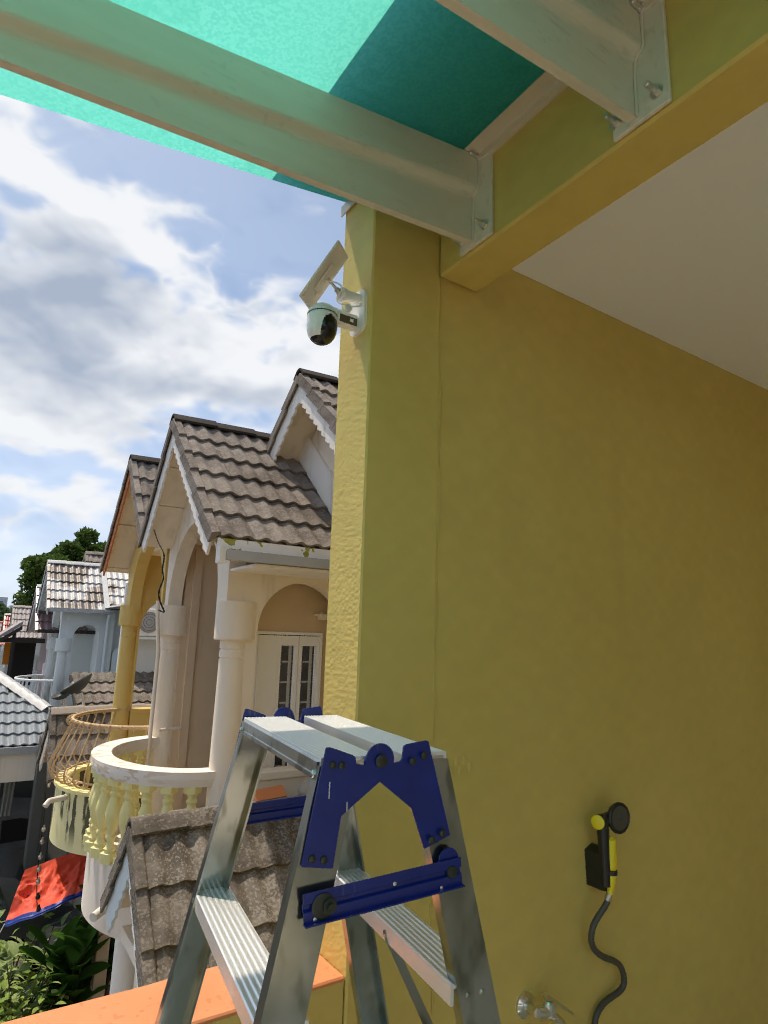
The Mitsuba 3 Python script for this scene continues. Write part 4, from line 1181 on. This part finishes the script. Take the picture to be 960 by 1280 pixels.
# hanging cable and pipe at the shared column
HC = one('hanging_cable', tube(curve([(1.60, 7.13, 1.11), (1.60, 6.96, 1.0), (1.61, 6.83, 0.90), (1.62, 6.62, 0.72), (1.61, 6.60, 0.62), (1.62, 6.57, 0.52), (1.60, 6.60, 0.42), (1.62, 6.64, 0.32), (1.70, 6.95, 0.22)], 60), 0.005 + 0.005 * np.abs(np.sin(np.arange(60) * 1.1)) * (np.arange(60) > 22), 7), 'black_cable', 'tangled black cable hanging from the gable corner down to the pipe', 'cable', True)
one('rain_pipe', cat(tube([(1.745, 7.21, 0.33), (1.755, 7.21, 0.18), (1.80, 7.20, -0.22), (1.80, 7.20, -2.1)], 0.021, 10)), 'cream_paint', 'thin cream pipe running down beside the second column', 'pipe', 40)
one('wall_pipe', tube([(2.105, 7.14, -1.02), (1.86, 7.10, -1.03)], 0.016, 8), 'cream_paint', 'short pale pipe end lying on the balcony handrail by the second column', 'pipe', 40)

# ------------------------------------------------------------------ houses further down the hill


def simple_house(name, label, y0, dz, wall, roofs, board, tiles_single, porch_first=True, width=5.8, rail=True, apex=None, ridge=None, board_drop=0.15, gutter=None):
    """a house like the near ones seen from far: porch gable, columns, arches, balcony, main body. y0 = its near party wall."""
    k = thing(name, label, 'house')
    pw = 2.0
    ya = y0 if porch_first else y0 + width - pw
    yc = ya + pw / 2
    ap = (2.13 + dz) if apex is None else apex
    gable(k, XF, 2.72, yc, 1.32, 1.32, ap, 1.15, 1.15, roofs, board, wall, detail=tiles_single, verge=roofs[0], ridge=ridge or roofs[0], board_drop=board_drop)
    f = sg.Polygon([(ya, dz + 0.276), (ya + pw, dz + 0.276), (ya + pw, ap - 1.0), (yc, ap - 0.12), (ya, ap - 1.0)])
    sp = dz + 0.30
    put(k, 'front_arch', extrude(arch_poly(0, 0, 0, 0, ya + 0.18, ya + pw - 0.18, sp - 0.22, dz + 0.05, sg.Polygon([(ya, dz + 0.05), (ya + pw, dz + 0.05), (ya + pw, ap - 0.95), (yc, ap - 0.12), (ya, ap - 0.95)]), 20), 0.15, frame((1.87, 0, 0), (0, 1, 0), (0, 0, 1), (1, 0, 0))), wall)
    for y in (ya + 0.05, ya + pw - 0.05):
        column(k, 1.99, y, dz - 2.0, dz + 0.05 if True else 0, 0.122, wall, cap_h=0.30, n=18)
    side = arch_poly(0, 0, 0, 0, 2.16, 2.72, dz + 0.10, dz - 1.2, sg.box(2.0, dz - 1.2, 4.2, ap - 1.1), 20)
    put(k, 'far_wall', box(2.0, 4.2, ya + pw - 0.15, ya + pw - 0.02, dz - 2.0, ap - 1.1), wall)
    for y in (ya + 0.09,):
        put(k, 'side_arch', extrude(side, 0.13, frame((0, y, 0), (1, 0, 0), (0, 0, 1), (0, -1, 0))), wall)
    put(k, 'porch_wall', box(2.9, 3.0, ya + 0.1, ya + pw - 0.1, dz - 2.0, ap - 1.0), wall)
    put(k, 'low_wall', cat(box(1.9, 4.0, ya, ya + 0.12, dz - 5.0 - dz, dz - 1.2), box(1.9, 4.0, ya + pw - 0.12, ya + pw, -5.0, dz - 1.2)), wall)
    if gutter:
        put(k, 'gutter', box(XF + 0.05, 4.2, yc - 1.42, yc - 1.33, ap - 1.23, ap - 1.14), gutter)
    put(k, 'main_body', box(3.3, 9.5, y0, y0 + width - 0.01, -5.0, ap - 1.2), wall)
    put(k, 'main_roof', trimesh.convex.convex_hull(np.array([(2.72, y0, ap - 1.1), (2.72, y0 + width, ap - 1.1), (9.6, y0, ap - 1.2), (9.6, y0 + width, ap - 1.2), (6.2, y0 + .3, ap + 0.1), (6.2, y0 + width - .3, ap + 0.1)])), roofs[-1])
    bp = ellipse_path(1.95, yc, 0.79, 0.96, 2.05, 30)
    bk = put(k, 'balcony', cat(ring_band(bp, 0.05, dz - 2.5, dz - 1.75), extrude(sg.Polygon(bp), 0.1, frame((0, 0, dz - 2.3), (1, 0, 0), (0, 1, 0), (0, 0, 1)))), wall, 30)
    if rail:
        put(bk, 'top_rail', tube(np.c_[bp, np.full(len(bp), dz - 0.92)], 0.03, 8), 'white_iron', True)
        for x, y in resample(bp, 0.14):
            o = unit([x - 1.95, y - yc])
            put(bk, 'bar', tube([(x, y, dz - 0.92), (x + o[0] * 0.05, y + o[1] * 0.05, dz - 1.3), (x, y, dz - 1.75)], 0.014, 5), 'white_iron', True)
    return k


WT = ['whitewashed_tile']
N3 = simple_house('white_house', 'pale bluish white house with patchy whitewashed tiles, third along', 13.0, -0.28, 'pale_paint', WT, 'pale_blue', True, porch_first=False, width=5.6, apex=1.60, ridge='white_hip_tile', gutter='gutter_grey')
put(N3, 'arch_door', cat(extrude(sg.Polygon([(3.02, -2.2), (3.30, -2.2)] + [(3.16 + 0.14 * math.cos(t), -0.62 + 0.20 * math.sin(t)) for t in np.linspace(0, math.pi, 12)]), 0.03, frame((0, 16.36, 0), (1, 0, 0), (0, 0, 1), (0, -1, 0)))), 'pale_blue')
put(N3, 'corner_post', box(2.86, 2.98, 16.30, 16.5, -2.2, 0.40), 'pale_paint')
put(N3, 'side_wall', box(2.50, 3.4, 12.91, 12.995, -5.0, 0.9), 'pale_paint')
lay_tiles(N3 + '__main_roof', (2.85, 17.55, 1.52), np.array([1.0, 0, 0]), unit([0, -1.32, -1.15]), 1.5, 1.72, WT)
put(N3, 'valley_strip', moved(box(-0.06, 0.06, 0, 1.78, 0.02, 0.07), frame((2.78, 17.55, 1.55), (1, 0, 0), unit([0, -1.32, -1.15]), unit([0, -1.15, 1.32]))), 'pale_paint')
put(N3, 'down_pipe', tube([(2.83, 16.2, 0.35), (2.83, 16.26, 0.2), (2.83, 16.26, -1.2), (2.80, 16.2, -1.35)], 0.035, 8), 'pale_blue', 40)
gable(N3, 2.45, 4.2, 16.6 + 1.9, 1.2, 1.2, 2.0, 1.1, 1.1, ['brown_tile_b'], 'pale_blue', 'pale_paint', detail=False, verge='brown_tile_b')
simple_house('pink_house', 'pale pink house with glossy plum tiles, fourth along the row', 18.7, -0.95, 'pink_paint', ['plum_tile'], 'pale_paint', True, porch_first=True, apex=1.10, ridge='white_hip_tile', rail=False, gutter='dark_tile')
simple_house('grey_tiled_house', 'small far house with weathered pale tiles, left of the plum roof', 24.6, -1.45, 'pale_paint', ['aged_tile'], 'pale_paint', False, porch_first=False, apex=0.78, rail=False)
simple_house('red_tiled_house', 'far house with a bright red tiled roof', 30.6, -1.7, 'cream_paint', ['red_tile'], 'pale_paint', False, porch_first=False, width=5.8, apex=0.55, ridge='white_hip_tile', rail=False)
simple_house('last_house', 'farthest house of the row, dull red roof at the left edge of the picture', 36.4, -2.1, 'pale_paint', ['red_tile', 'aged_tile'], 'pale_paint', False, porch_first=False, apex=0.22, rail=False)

AW = thing('lean_to_roof', 'dark lean-to roof with a pale edge, sloping down to the left edge before the far houses', 'roof')
put(AW, 'roof_sheet', trimesh.convex.convex_hull(np.array([(0.30, 19.8, -0.62), (1.30, 19.8, 0.16), (0.30, 19.8, -0.70), (1.30, 19.8, 0.06), (0.40, 22.5, -0.55), (1.40, 22.5, 0.2), (0.40, 22.5, -0.63), (1.40, 22.5, 0.1)])), 'aged_tile')
put(AW, 'edge', trimesh.convex.convex_hull(np.array([(0.28, 19.74, -0.72), (1.30, 19.74, 0.05), (0.28, 19.74, -0.84), (1.30, 19.74, -0.06), (0.28, 19.79, -0.72), (1.30, 19.79, 0.05), (0.28, 19.79, -0.84), (1.30, 19.79, -0.06)])), 'dark_tile')
put(AW, 'post', box(1.10, 1.18, 19.9, 20.0, -5.0, -0.10), 'dark_tile')
put(AW, 'cross_beam', box(0.6, 1.9, 19.9, 19.98, -0.42, -0.30), 'dark_tile')
put(AW, 'dark_screen', box(1.18, 1.75, 20.6, 20.66, -1.6, -0.3), 'dark_room')
OP = thing('orange_panel', 'upright bright orange panel under the lean-to roof', 'panel')
put(OP, 'board', box(1.00, 1.25, 21.0, 21.04, -1.05, -0.45), 'amber_board')
put(OP, 'stand', box(1.08, 1.16, 21.005, 21.035, -5.0, -1.051), 'white_iron')

# ------------------------------------------------------------------ carport with grey glazed tiles, cars, tarpaulin
CP = thing('carport', 'hipped carport roof with shiny grey glazed tiles and a pale fascia beam', 'carport')
ce = 12.0
GT = ['glazed_tile']
hipa, hipb = np.array([1.427, ce + 0.89, -1.43]), np.array([-0.03, ce + 3.0, -0.48])


def past_hip(r, c, rows, cols):
    y = 3.0 * (1 - (r + 0.75) / rows)
    return -3.2 + 4.62 * (c + 0.5) / cols > (1.43 if y < 0.89 else 1.36 - 0.69 * (y - 0.89))


lay_tiles(CP, (-3.2, ce + 3.0, -0.50), np.array([1.0, 0, 0]), unit([0, -3.0, -1.36]), 4.62, math.hypot(3.0, 1.36), GT, name='tile', jitter=0.002, gauge=0.33, skip=past_hip)
put(CP, 'deck', trimesh.convex.convex_hull(np.array([(-3.2, ce + .02, -1.92), (1.40, ce + .02, -1.92), (1.41, ce + 0.9, -1.50), (1.45, ce + 5.0, -1.95), (-3.2, ce + 5.0, -1.95), (-3.2, ce + 3.0, -0.55), (-0.05, ce + 3.0, -0.55)])), 'glazed_tile')
hd_ = unit(hipb - hipa)
hx = unit(np.cross(hd_, (0, 0, 1)))
hz = np.cross(hx, hd_)
nh = 11
for i in range(nh):
    o = hipa + (hipb - hipa) * (i / nh) + hz * 0.075
    put(CP, 'hip_tile', shared('ridge', 'white_hip_tile', ridge_mesh, 30), 'white_hip_tile', m=frame(o, hx * 1.25, hd_ * (np.linalg.norm(hipb - hipa) / nh / 0.41), hz))
put(CP, 'gutter', box(-3.2, 1.36, ce - 0.12, ce - 0.03, -1.98, -1.87), 'gutter_grey')
put(CP, 'fascia_beam', box(-3.2, 1.42, ce - 0.05, ce + 0.15, -2.40, -1.985), 'cream_paint')
put(CP, 'side_beam', box(1.25, 1.41, ce + 0.16, ce + 4.6, -2.40, -1.985), 'cream_paint')
put(CP, 'down_pipe', tube([(-0.45, ce - 0.14, -1.98), (-0.45, ce - 0.14, -2.05)], 0.03, 8), 'white_iron', 40)
put(CP, 'column', cat(box(1.24, 1.52, ce - 0.35, ce - 0.08, -5.0, -1.70, 0.01), box(1.36, 1.385, ce - 0.365, ce - 0.352, -5.0, -1.7)), 'column_grey')
put(CP, 'back_wall', box(-3.2, 3.3, ce + 5.2, ce + 5.3, -5.0, -2.0), 'column_grey')
put(CP, 'inner_wall', box(1.9, 2.0, ce - 0.3, ce + 5.2, -5.0, -2.0), 'column_grey')
CL = thing('hanging_cloth', 'pale cloths hanging in the shade under the carport beam', 'cloth')
for x, w, z in ((0.78, 0.10, -3.0), (0.93, 0.16, -3.2)):
    put(CL, 'cloth', grid(lambda u, v, x=x, w=w, z=z: np.stack([x + w * u, ce + 1.2 + 0.03 * np.sin(u * 17 + v * 3), -2.3 + (z + 2.3) * v], -1), 14, 6), 'cloth_pale', True)


def car(name, label, origin, turn, paint):
    """a saloon car, nose towards +x of its own frame"""
    k = thing(name, label, 'car')
    prof = [(-2.1, 0.32), (-2.13, 0.62), (-2.05, 0.92), (-1.75, 1.0), (-1.25, 1.38), (-0.75, 1.47), (0.05, 1.46), (0.45, 1.36), (1.05, 0.98), (1.75, 0.88), (2.05, 0.74), (2.12, 0.5), (2.08, 0.30)]
    m0 = frame((0, 0, 0), (math.cos(turn), math.sin(turn), 0), (-math.sin(turn), math.cos(turn), 0), (0, 0, 1))
    m0[:3, 3] = origin
    body = sg.Polygon(prof).buffer(0.03).difference(sg.Point(-1.32, 0.30).buffer(0.36)).difference(sg.Point(1.32, 0.30).buffer(0.36))
    e = extrude(body, 1.66, frame((0, 0.83, 0), (1, 0, 0), (0, 0, 1), (0, -1, 0)))
    e = trimesh.Trimesh(*trimesh.remesh.subdivide_to_size(e.vertices, e.faces, 0.25))
    v = e.vertices
    hgt = np.clip((v[:, 2] - 0.9) / 0.6, 0, 1)
    nose = np.clip((np.abs(v[:, 0]) - 1.5) / 0.65, 0, 1)
    v[:, 1] *= 1 - 0.17 * hgt - 0.10 * nose ** 2 - 0.03 * np.clip((0.6 - v[:, 2]) / 0.4, 0, 1)
    e.merge_vertices()
    put(k, 'body', moved(e, m0), paint, 35)
    for s in (-1, 1):
        win = sg.Polygon([(-1.22, 1.02), (-1.08, 1.33), (-0.72, 1.40), (0.02, 1.39), (0.36, 1.30), (0.82, 1.02)])
        for part in (win.intersection(sg.box(-2, 0, -0.42, 2)), win.intersection(sg.box(-0.34, 0, 2, 2))):
            w = extrude(part, 0.02, frame((0, 0, 0), (1, 0, 0), (0, 0, 1), (0, -1, 0)))
            w.vertices[:, 1] += s * (0.83 * (1 - 0.17 * np.clip((w.vertices[:, 2] - 0.9) / 0.6, 0, 1)) + 0.012) + (0.01 if s > 0 else 0.01)
            put(k, 'window', moved(w, m0), 'car_glass')
        put(k, 'door_mirror', moved(box(0.66, 0.82, s * 0.84 - 0.09, s * 0.84 + 0.09, 0.98, 1.10, 0.03), m0), paint)
        for x in (-1.32, 1.32):
            wk = put(k, 'wheel', moved(lathe([(0.0, -0.09), (0.24, -0.10), (0.31, -0.085), (0.315, 0.0), (0.31, 0.085), (0.24, 0.10), (0, 0.09)], 24, (x, s * 0.76, 0.312), (0, 1, 0)), m0), 'rubber', 35)
            put(wk, 'rim', moved(lathe([(0, 0), (0.20, 0.0), (0.21, 0.015), (0.06, 0.03), (0, 0.035)], 20, (x, s * 0.862, 0.312), (0, s, 0)), m0), 'zinc', 35)
        put(k, 'headlight', moved(trimesh.convex.convex_hull(np.array([(2.02, s * 0.50, 0.66), (2.06, s * 0.52, 0.58), (1.86, s * 0.76, 0.72), (1.84, s * 0.76, 0.62), (2.10, s * 0.5, 0.62)])), m0), 'camera_white')
        put(k, 'tail_light', moved(box(-2.15, -2.05, s * 0.66 - 0.1, s * 0.66 + 0.1, 0.72, 0.86, 0.02), m0), 'red_tile')
    for a, b in (((0.46, 1.335), (1.02, 1.0)), ((-1.27, 1.355), (-1.72, 1.03))):
        d = unit([b[0] - a[0], 0, b[1] - a[1]])
        w = grid(lambda u, v: np.stack([a[0] + (b[0] - a[0]) * v, (u - 0.5) * (1.26 + 0.22 * v), a[1] + (b[1] - a[1]) * v + 0.035 + 0 * u], -1), 2, 2)
        put(k, 'windscreen', moved(cat(w, trimesh.Trimesh(w.vertices, w.faces[:, ::-1])), m0), 'car_glass')
    return k


car('parked_car', 'dull grey car parked in the shade under the carport', (0.55, 15.2, -5.0), math.radians(188), 'car_grey')
car('parked_car', 'dark car parked nearer, beside the red tarpaulin', (-0.05, 12.1, -5.0), math.radians(172), 'car_dark')
car('parked_car', 'black car in deep shade beneath the red tarpaulin', (3.6, 10.6, -5.0), math.radians(180), 'car_dark')

# tarpaulin stretched as a low awning
TP = thing('tarpaulin', 'red tarpaulin with blue hem stretched as a low awning under the balconies', 'tarpaulin')


def tarp(u, v):
    """u along, v down"""
    a = np.array([1.03, 9.56, -2.97]), np.array([2.70, 10.55, -2.93])
    c_ = np.array([0.845, 9.18, -3.42]), np.array([1.20, 8.99, -3.29]), np.array([2.45, 9.45, -3.08])
    top = a[0] + (a[1] - a[0]) * u[:, None]
    t = np.clip(u / 0.24, 0, 1)[:, None]
    s = np.clip((u - 0.24) / 0.76, 0, 1)[:, None]
    low = np.where(u[:, None] < 0.24, c_[0] + (c_[1] - c_[0]) * t, c_[1] + (c_[2] - c_[1]) * s)
    p = top + (low - top) * v[:, None]
    q = np.stack([u * 5, v * 2.2, 0 * u], -1)
    fold = ((0.25 - np.abs(meshkit.fbm(q * 1.7 + 3, 2, 5) - 0.5)) * 0.16 + (0.25 - np.abs(meshkit.fbm(q * 4.3 + 8, 2, 9) - 0.5)) * 0.06 - 0.04 + 0.05 * np.abs(np.sin(u * 21 + 2.5 * v)) * v * (u < 0.45)) * np.sin(np.pi * np.clip(v, 0.04, 0.9)) - 0.05 * np.sin(np.pi * v) * np.sin(np.pi * np.clip(u * 1.2, 0, 1))
    p[:, 2] += fold
    p[:, 1] -= fold * 0.5
    return p


put(TP, 'sheet', grid(lambda u, v: tarp(u, v * 0.94), 90, 40), 'tarp_red', 50)
put(TP, 'hem', grid(lambda u, v: tarp(u, 0.94 + 0.065 * v) - np.stack([0 * u, 0.01 * v, 0.03 * v], -1), 90, 4), 'tarp_blue', 50, 'bright blue hem along the lower edge')
put(TP, 'underside', grid(lambda u, v: tarp(u, v) - np.array([0, 0, 0.012]), 60, 20), 'tarp_blue', 50)
put(TP, 'pole', rod((2.0, 9.35, -5.0), (2.0, 9.35, -3.15), 0.015), 'zinc', True)
put(TP, 'tie_rope', tube([(0.85, 9.17, -3.41), (0.62, 9.10, -3.9), (0.50, 9.05, -5.0)], 0.006, 6), 'pvc_white', True)

SL = thing('string_light', 'black string of small round bulbs hanging from the iron balcony over the tarpaulin', 'lights')
sp_ = curve([(1.075, 8.9, -1.95), (1.087, 8.9, -2.42), (1.094, 8.9, -2.82), (1.147, 8.9, -3.25)], 40)
put(SL, 'wire', tube(sp_, 0.006, 6), 'black_cable', True)
for t in np.linspace(0.32, 0.99, 7):
    p = sp_[int(t * 39)]
    put(SL, 'bulb', lathe([(0, -0.032), (0.018, -0.026), (0.026, -0.008), (0.022, 0.012), (0.012, 0.022), (0.012, 0.045), (0, 0.045)], 12, p + np.array([0.012, -0.01, 0])), 'brass_dull' if t < 0.8 else 'rubber', 40)

# ------------------------------------------------------------------ plants


def leaf_blade(length, width, bend=0.3, n=7, fold=0.15, blunt=0.6):
    """one leaf along +x, drooping"""
    v, f = [], []
    for i in range(n):
        t = i / (n - 1)
        w = width * 0.5 * (math.sin(math.pi * t ** (1.0 if blunt > 0.5 else 1.25)) ** (1.0 if blunt > 0.5 else 0.62) if 0 < t < 1 else 0.03)
        x, z = length * t * (1 - 0.15 * bend * t), -bend * length * t * t
        v += [[x, -w, z + fold * w], [x, 0, z], [x, w, z + fold * w]]
    for i in range(n - 1):
        a = i * 3
        f += [[a, a + 3, a + 4], [a, a + 4, a + 1], [a + 1, a + 4, a + 5], [a + 1, a + 5, a + 2]]
    return trimesh.Trimesh(v, f, process=False)


def spin(m, yaw, pitch, at_, roll=0.0):
    r = trimesh.transformations.euler_matrix(roll, -pitch, yaw, 'sxyz')
    r[:3, 3] = at_
    return moved(m, r)


def broad_plant(name, label, base, height, count, ll, lw, bsdf, seed, spread=0.30, pot=True):
    r = np.random.default_rng(seed)
    k = thing(name, label, 'plant', None)
    base = np.array(base, float)
    if pot:
        put(k, 'pot', lathe([(0, 0), (0.17, 0), (0.24, 0.32), (0.27, 0.33), (0.27, 0.39), (0.235, 0.39), (0.225, 0.34), (0, 0.34)], 24, base), 'clay', 30)
    stems = []
    b0 = base + np.array([0, 0, 0.35 if pot else 0])
    for i in range(5):
        a = r.random() * 6.28
        tip = b0 + np.array([math.cos(a) * spread * 0.6, math.sin(a) * spread * 0.6, height * (0.75 + 0.25 * r.random())])
        stems.append((b0, tip))
    put(k, 'stem', cat(*[tube([a, (a + b) / 2 + np.array([0.02, 0, 0.04]), b], [0.018, 0.014, 0.008], 6) for a, b in stems]), 'bark', True)
    for i in range(count):
        a, b = stems[i % 5]
        t = 0.15 + 0.85 * r.random() ** 0.8
        p = a + (b - a) * t
        yaw, pitch = r.random() * 6.28, 0.55 + 0.75 * r.random()
        put(k, 'leaf', spin(leaf_blade(ll * (0.75 + 0.4 * r.random()), lw * (0.8 + 0.3 * r.random()), 0.25, 10, 0.22, 0.42), yaw, pitch, p, (r.random() - 0.5) * 0.8), bsdf, True)
    return k


broad_plant('rubber_plant', 'dark green potted plant with big paddle leaves, left of the tiled entrance roof', (1.60, 8.98, -5.0), 1.10, 64, 0.50, 0.23, 'leaf_broad', 3, 0.42)
broad_plant('rubber_plant', 'taller dark paddle-leaved plant under the round cream balcony', (2.05, 9.30, -5.0), 1.55, 50, 0.42, 0.22, 'leaf_broad', 8, 0.42)


def spiky(name, label, c, r_, n, bsdf, seed):
    r = np.random.default_rng(seed)
    k = thing(name, label, 'plant')
    put(k, 'stem', rod((c[0], c[1], -5.0), c, 0.03), 'bark', True)
    for i in range(n):
        put(k, 'leaf', spin(leaf_blade(r_ * (0.8 + 0.4 * r.random()), 0.035, 0.35, 6, 0.2), r.random() * 6.28, -0.1 + 1.3 * r.random(), c), bsdf, True)


spiky('spiky_plant', 'spiky fan-leaved plant between the shrub and the dark paddle leaves', (1.60, 9.75, -4.35), 0.50, 60, 'leaf_fresh', 5)


def shrub(name, label, base, size, n, ll, lw, bsdf, seed, tall=1.0):
    r = np.random.default_rng(seed)
    k = thing(name, label, 'shrub')
    base = np.array(base, float)
    br, lv = [], []
    for i in range(16):
        d = unit(np.array([r.normal() * 0.7, r.normal() * 0.7, 0.9 + r.random()]))
        tip = base + d * size * (0.75 + 0.5 * r.random()) * np.array([1, 1, tall])
        mid = (base + tip) / 2 + r.normal(size=3) * 0.05
        br.append(tube([base, mid, tip], [0.016, 0.011, 0.005], 5))
        for j in range(n // 16):
            t = 0.35 + 0.68 * r.random()
            p = base + (tip - base) * t + r.normal(size=3) * 0.10 * size
            lv.append(spin(leaf_blade(ll * (0.6 + 0.7 * r.random()), lw * (0.7 + 0.5 * r.random()), 0.35, 5, 0.3), r.random() * 6.28, -0.4 + 1.1 * r.random(), p, r.normal() * 0.4))
    put(k, 'branch', cat(*br), 'bark', True)
    half = len(lv) // 2
    put(k, 'foliage', cat(*lv), bsdf, True, kind='stuff')


shrub('leafy_shrub', 'sunlit light green leafy shrub in the bottom left corner', (0.74, 8.62, -5.0), 0.85, 620, 0.17, 0.085, 'leaf_fresh', 21, 1.05)
shrub('leafy_shrub', 'taller pale green shrub at the left edge, just below the tarpaulin', (0.86, 9.35, -5.0), 1.25, 520, 0.24, 0.09, 'leaf_pale', 22, 1.05)
shrub('leafy_shrub', 'reddish flowering shrub whose top touches the corner of the tarpaulin', (1.05, 9.05, -5.0), 1.15, 280, 0.15, 0.06, 'leaf_fresh', 23, 1.25)
shrub('leafy_shrub', 'low yellowish green shrub along the parapet at the bottom left', (0.95, 8.35, -5.0), 0.55, 300, 0.13, 0.07, 'leaf_pale', 24, 0.9)


def tree(name, label, base, h, crown_c, crown_r, n, leaf, bsdf, seed):
    r = np.random.default_rng(seed)
    k = thing(name, label, 'tree')
    base, cc, cr = np.array(base, float), np.array(crown_c, float), np.array(crown_r, float)
    limbs = [tube([base, base + (cc - base) * 0.5, cc], [0.35, 0.26, 0.14], 8)]
    clumps = []
    for i in range(38):
        d = unit(r.normal(size=3))
        c = cc + d * cr * (0.35 + 0.72 * r.random())
        clumps.append((c, (0.20 + 0.20 * r.random()) * cr.mean()))
        limbs.append(tube([base + (cc - base) * (0.6 + 0.3 * r.random()), (c + cc) / 2, c], [0.12, 0.08, 0.03], 5))
    put(k, 'trunk', cat(*limbs), 'bark', True)
    V, Fc = [], []
    per = n // len(clumps)
    for c, rr in clumps:
        p = r.normal(size=(per, 3))
        p /= np.linalg.norm(p, axis=1, keepdims=True)
        p = c + p * rr * (r.random((per, 1)) ** 0.45) * np.array([1.1, 1.1, 0.8])
        t1 = r.normal(size=(per, 3)); t1 /= np.linalg.norm(t1, axis=1, keepdims=True)
        t2 = np.cross(t1, r.normal(size=(per, 3))); t2 /= np.linalg.norm(t2, axis=1, keepdims=True)
        s = leaf * (0.6 + 0.8 * r.random((per, 1)))
        q = np.stack([p - t1 * s, p - t2 * s * 0.45, p + t1 * s, p + t2 * s * 0.45], 1).reshape(-1, 3)
        i0 = len(V) and sum(len(x) for x in V)
        V.append(q)
        idx = np.arange(per)[:, None] * 4 + i0
        Fc.append(np.vstack([idx + [0, 1, 2], idx + [0, 2, 3]]))
    put(k, 'crown', trimesh.Trimesh(np.vstack(V), np.vstack(Fc), process=False), bsdf, False)


tree('broadleaf_tree', 'large dark green tree rising behind the white house', (5.2, 46, -5), 8, (5.0, 46, 2.8), (2.6, 2.6, 2.5), 21000, 0.18, 'leaf_dark', 31)
tree('broadleaf_tree', 'taller part of the dark trees, beside the yellow gable', (7.2, 47, -5), 9, (6.6, 47, 4.2), (2.2, 2.2, 2.2), 16000, 0.18, 'leaf_dark', 32)
tree('broadleaf_tree', 'lighter hazy tree low at the left edge under the far buildings', (3.0, 72, -6), 6, (2.6, 72, 0.2), (3.2, 3.2, 2.2), 9000, 0.22, 'leaf_far', 33)
tree('broadleaf_tree', 'pale distant tree behind the far roofs', (-1.5, 80, -6), 6, (-2.5, 80, -1.0), (4.5, 4.0, 2.6), 9000, 0.25, 'leaf_far', 34)


def tower(name, label, x0, x1, y, h):
    k = thing(name, label, 'building')
    put(k, 'wall', box(x0, x1, y, y + 14, -8, h), 'far_wall')
    wx = np.arange(x0 + 1.0, x1 - 1.0, 2.6)
    for i, x in enumerate(wx):
        for z in np.arange(h - 2.6, h - 12, -3.0):
            put(k, 'window', box(x, x + 1.4, y - 0.05, y + 0.1, z, z + 1.4), 'far_window')
    put(k, 'roof_house', box(x0 + 2, x0 + 6, y + 2, y + 8, h, h + 2.2), 'far_wall')


tower('apartment_block', 'hazy pale apartment block on the skyline at the far left', -4, 10, 230, 9.0)
tower('apartment_block', 'lower pale block on the skyline, right of the hazy apartment block', 11.5, 24, 245, 7.0)
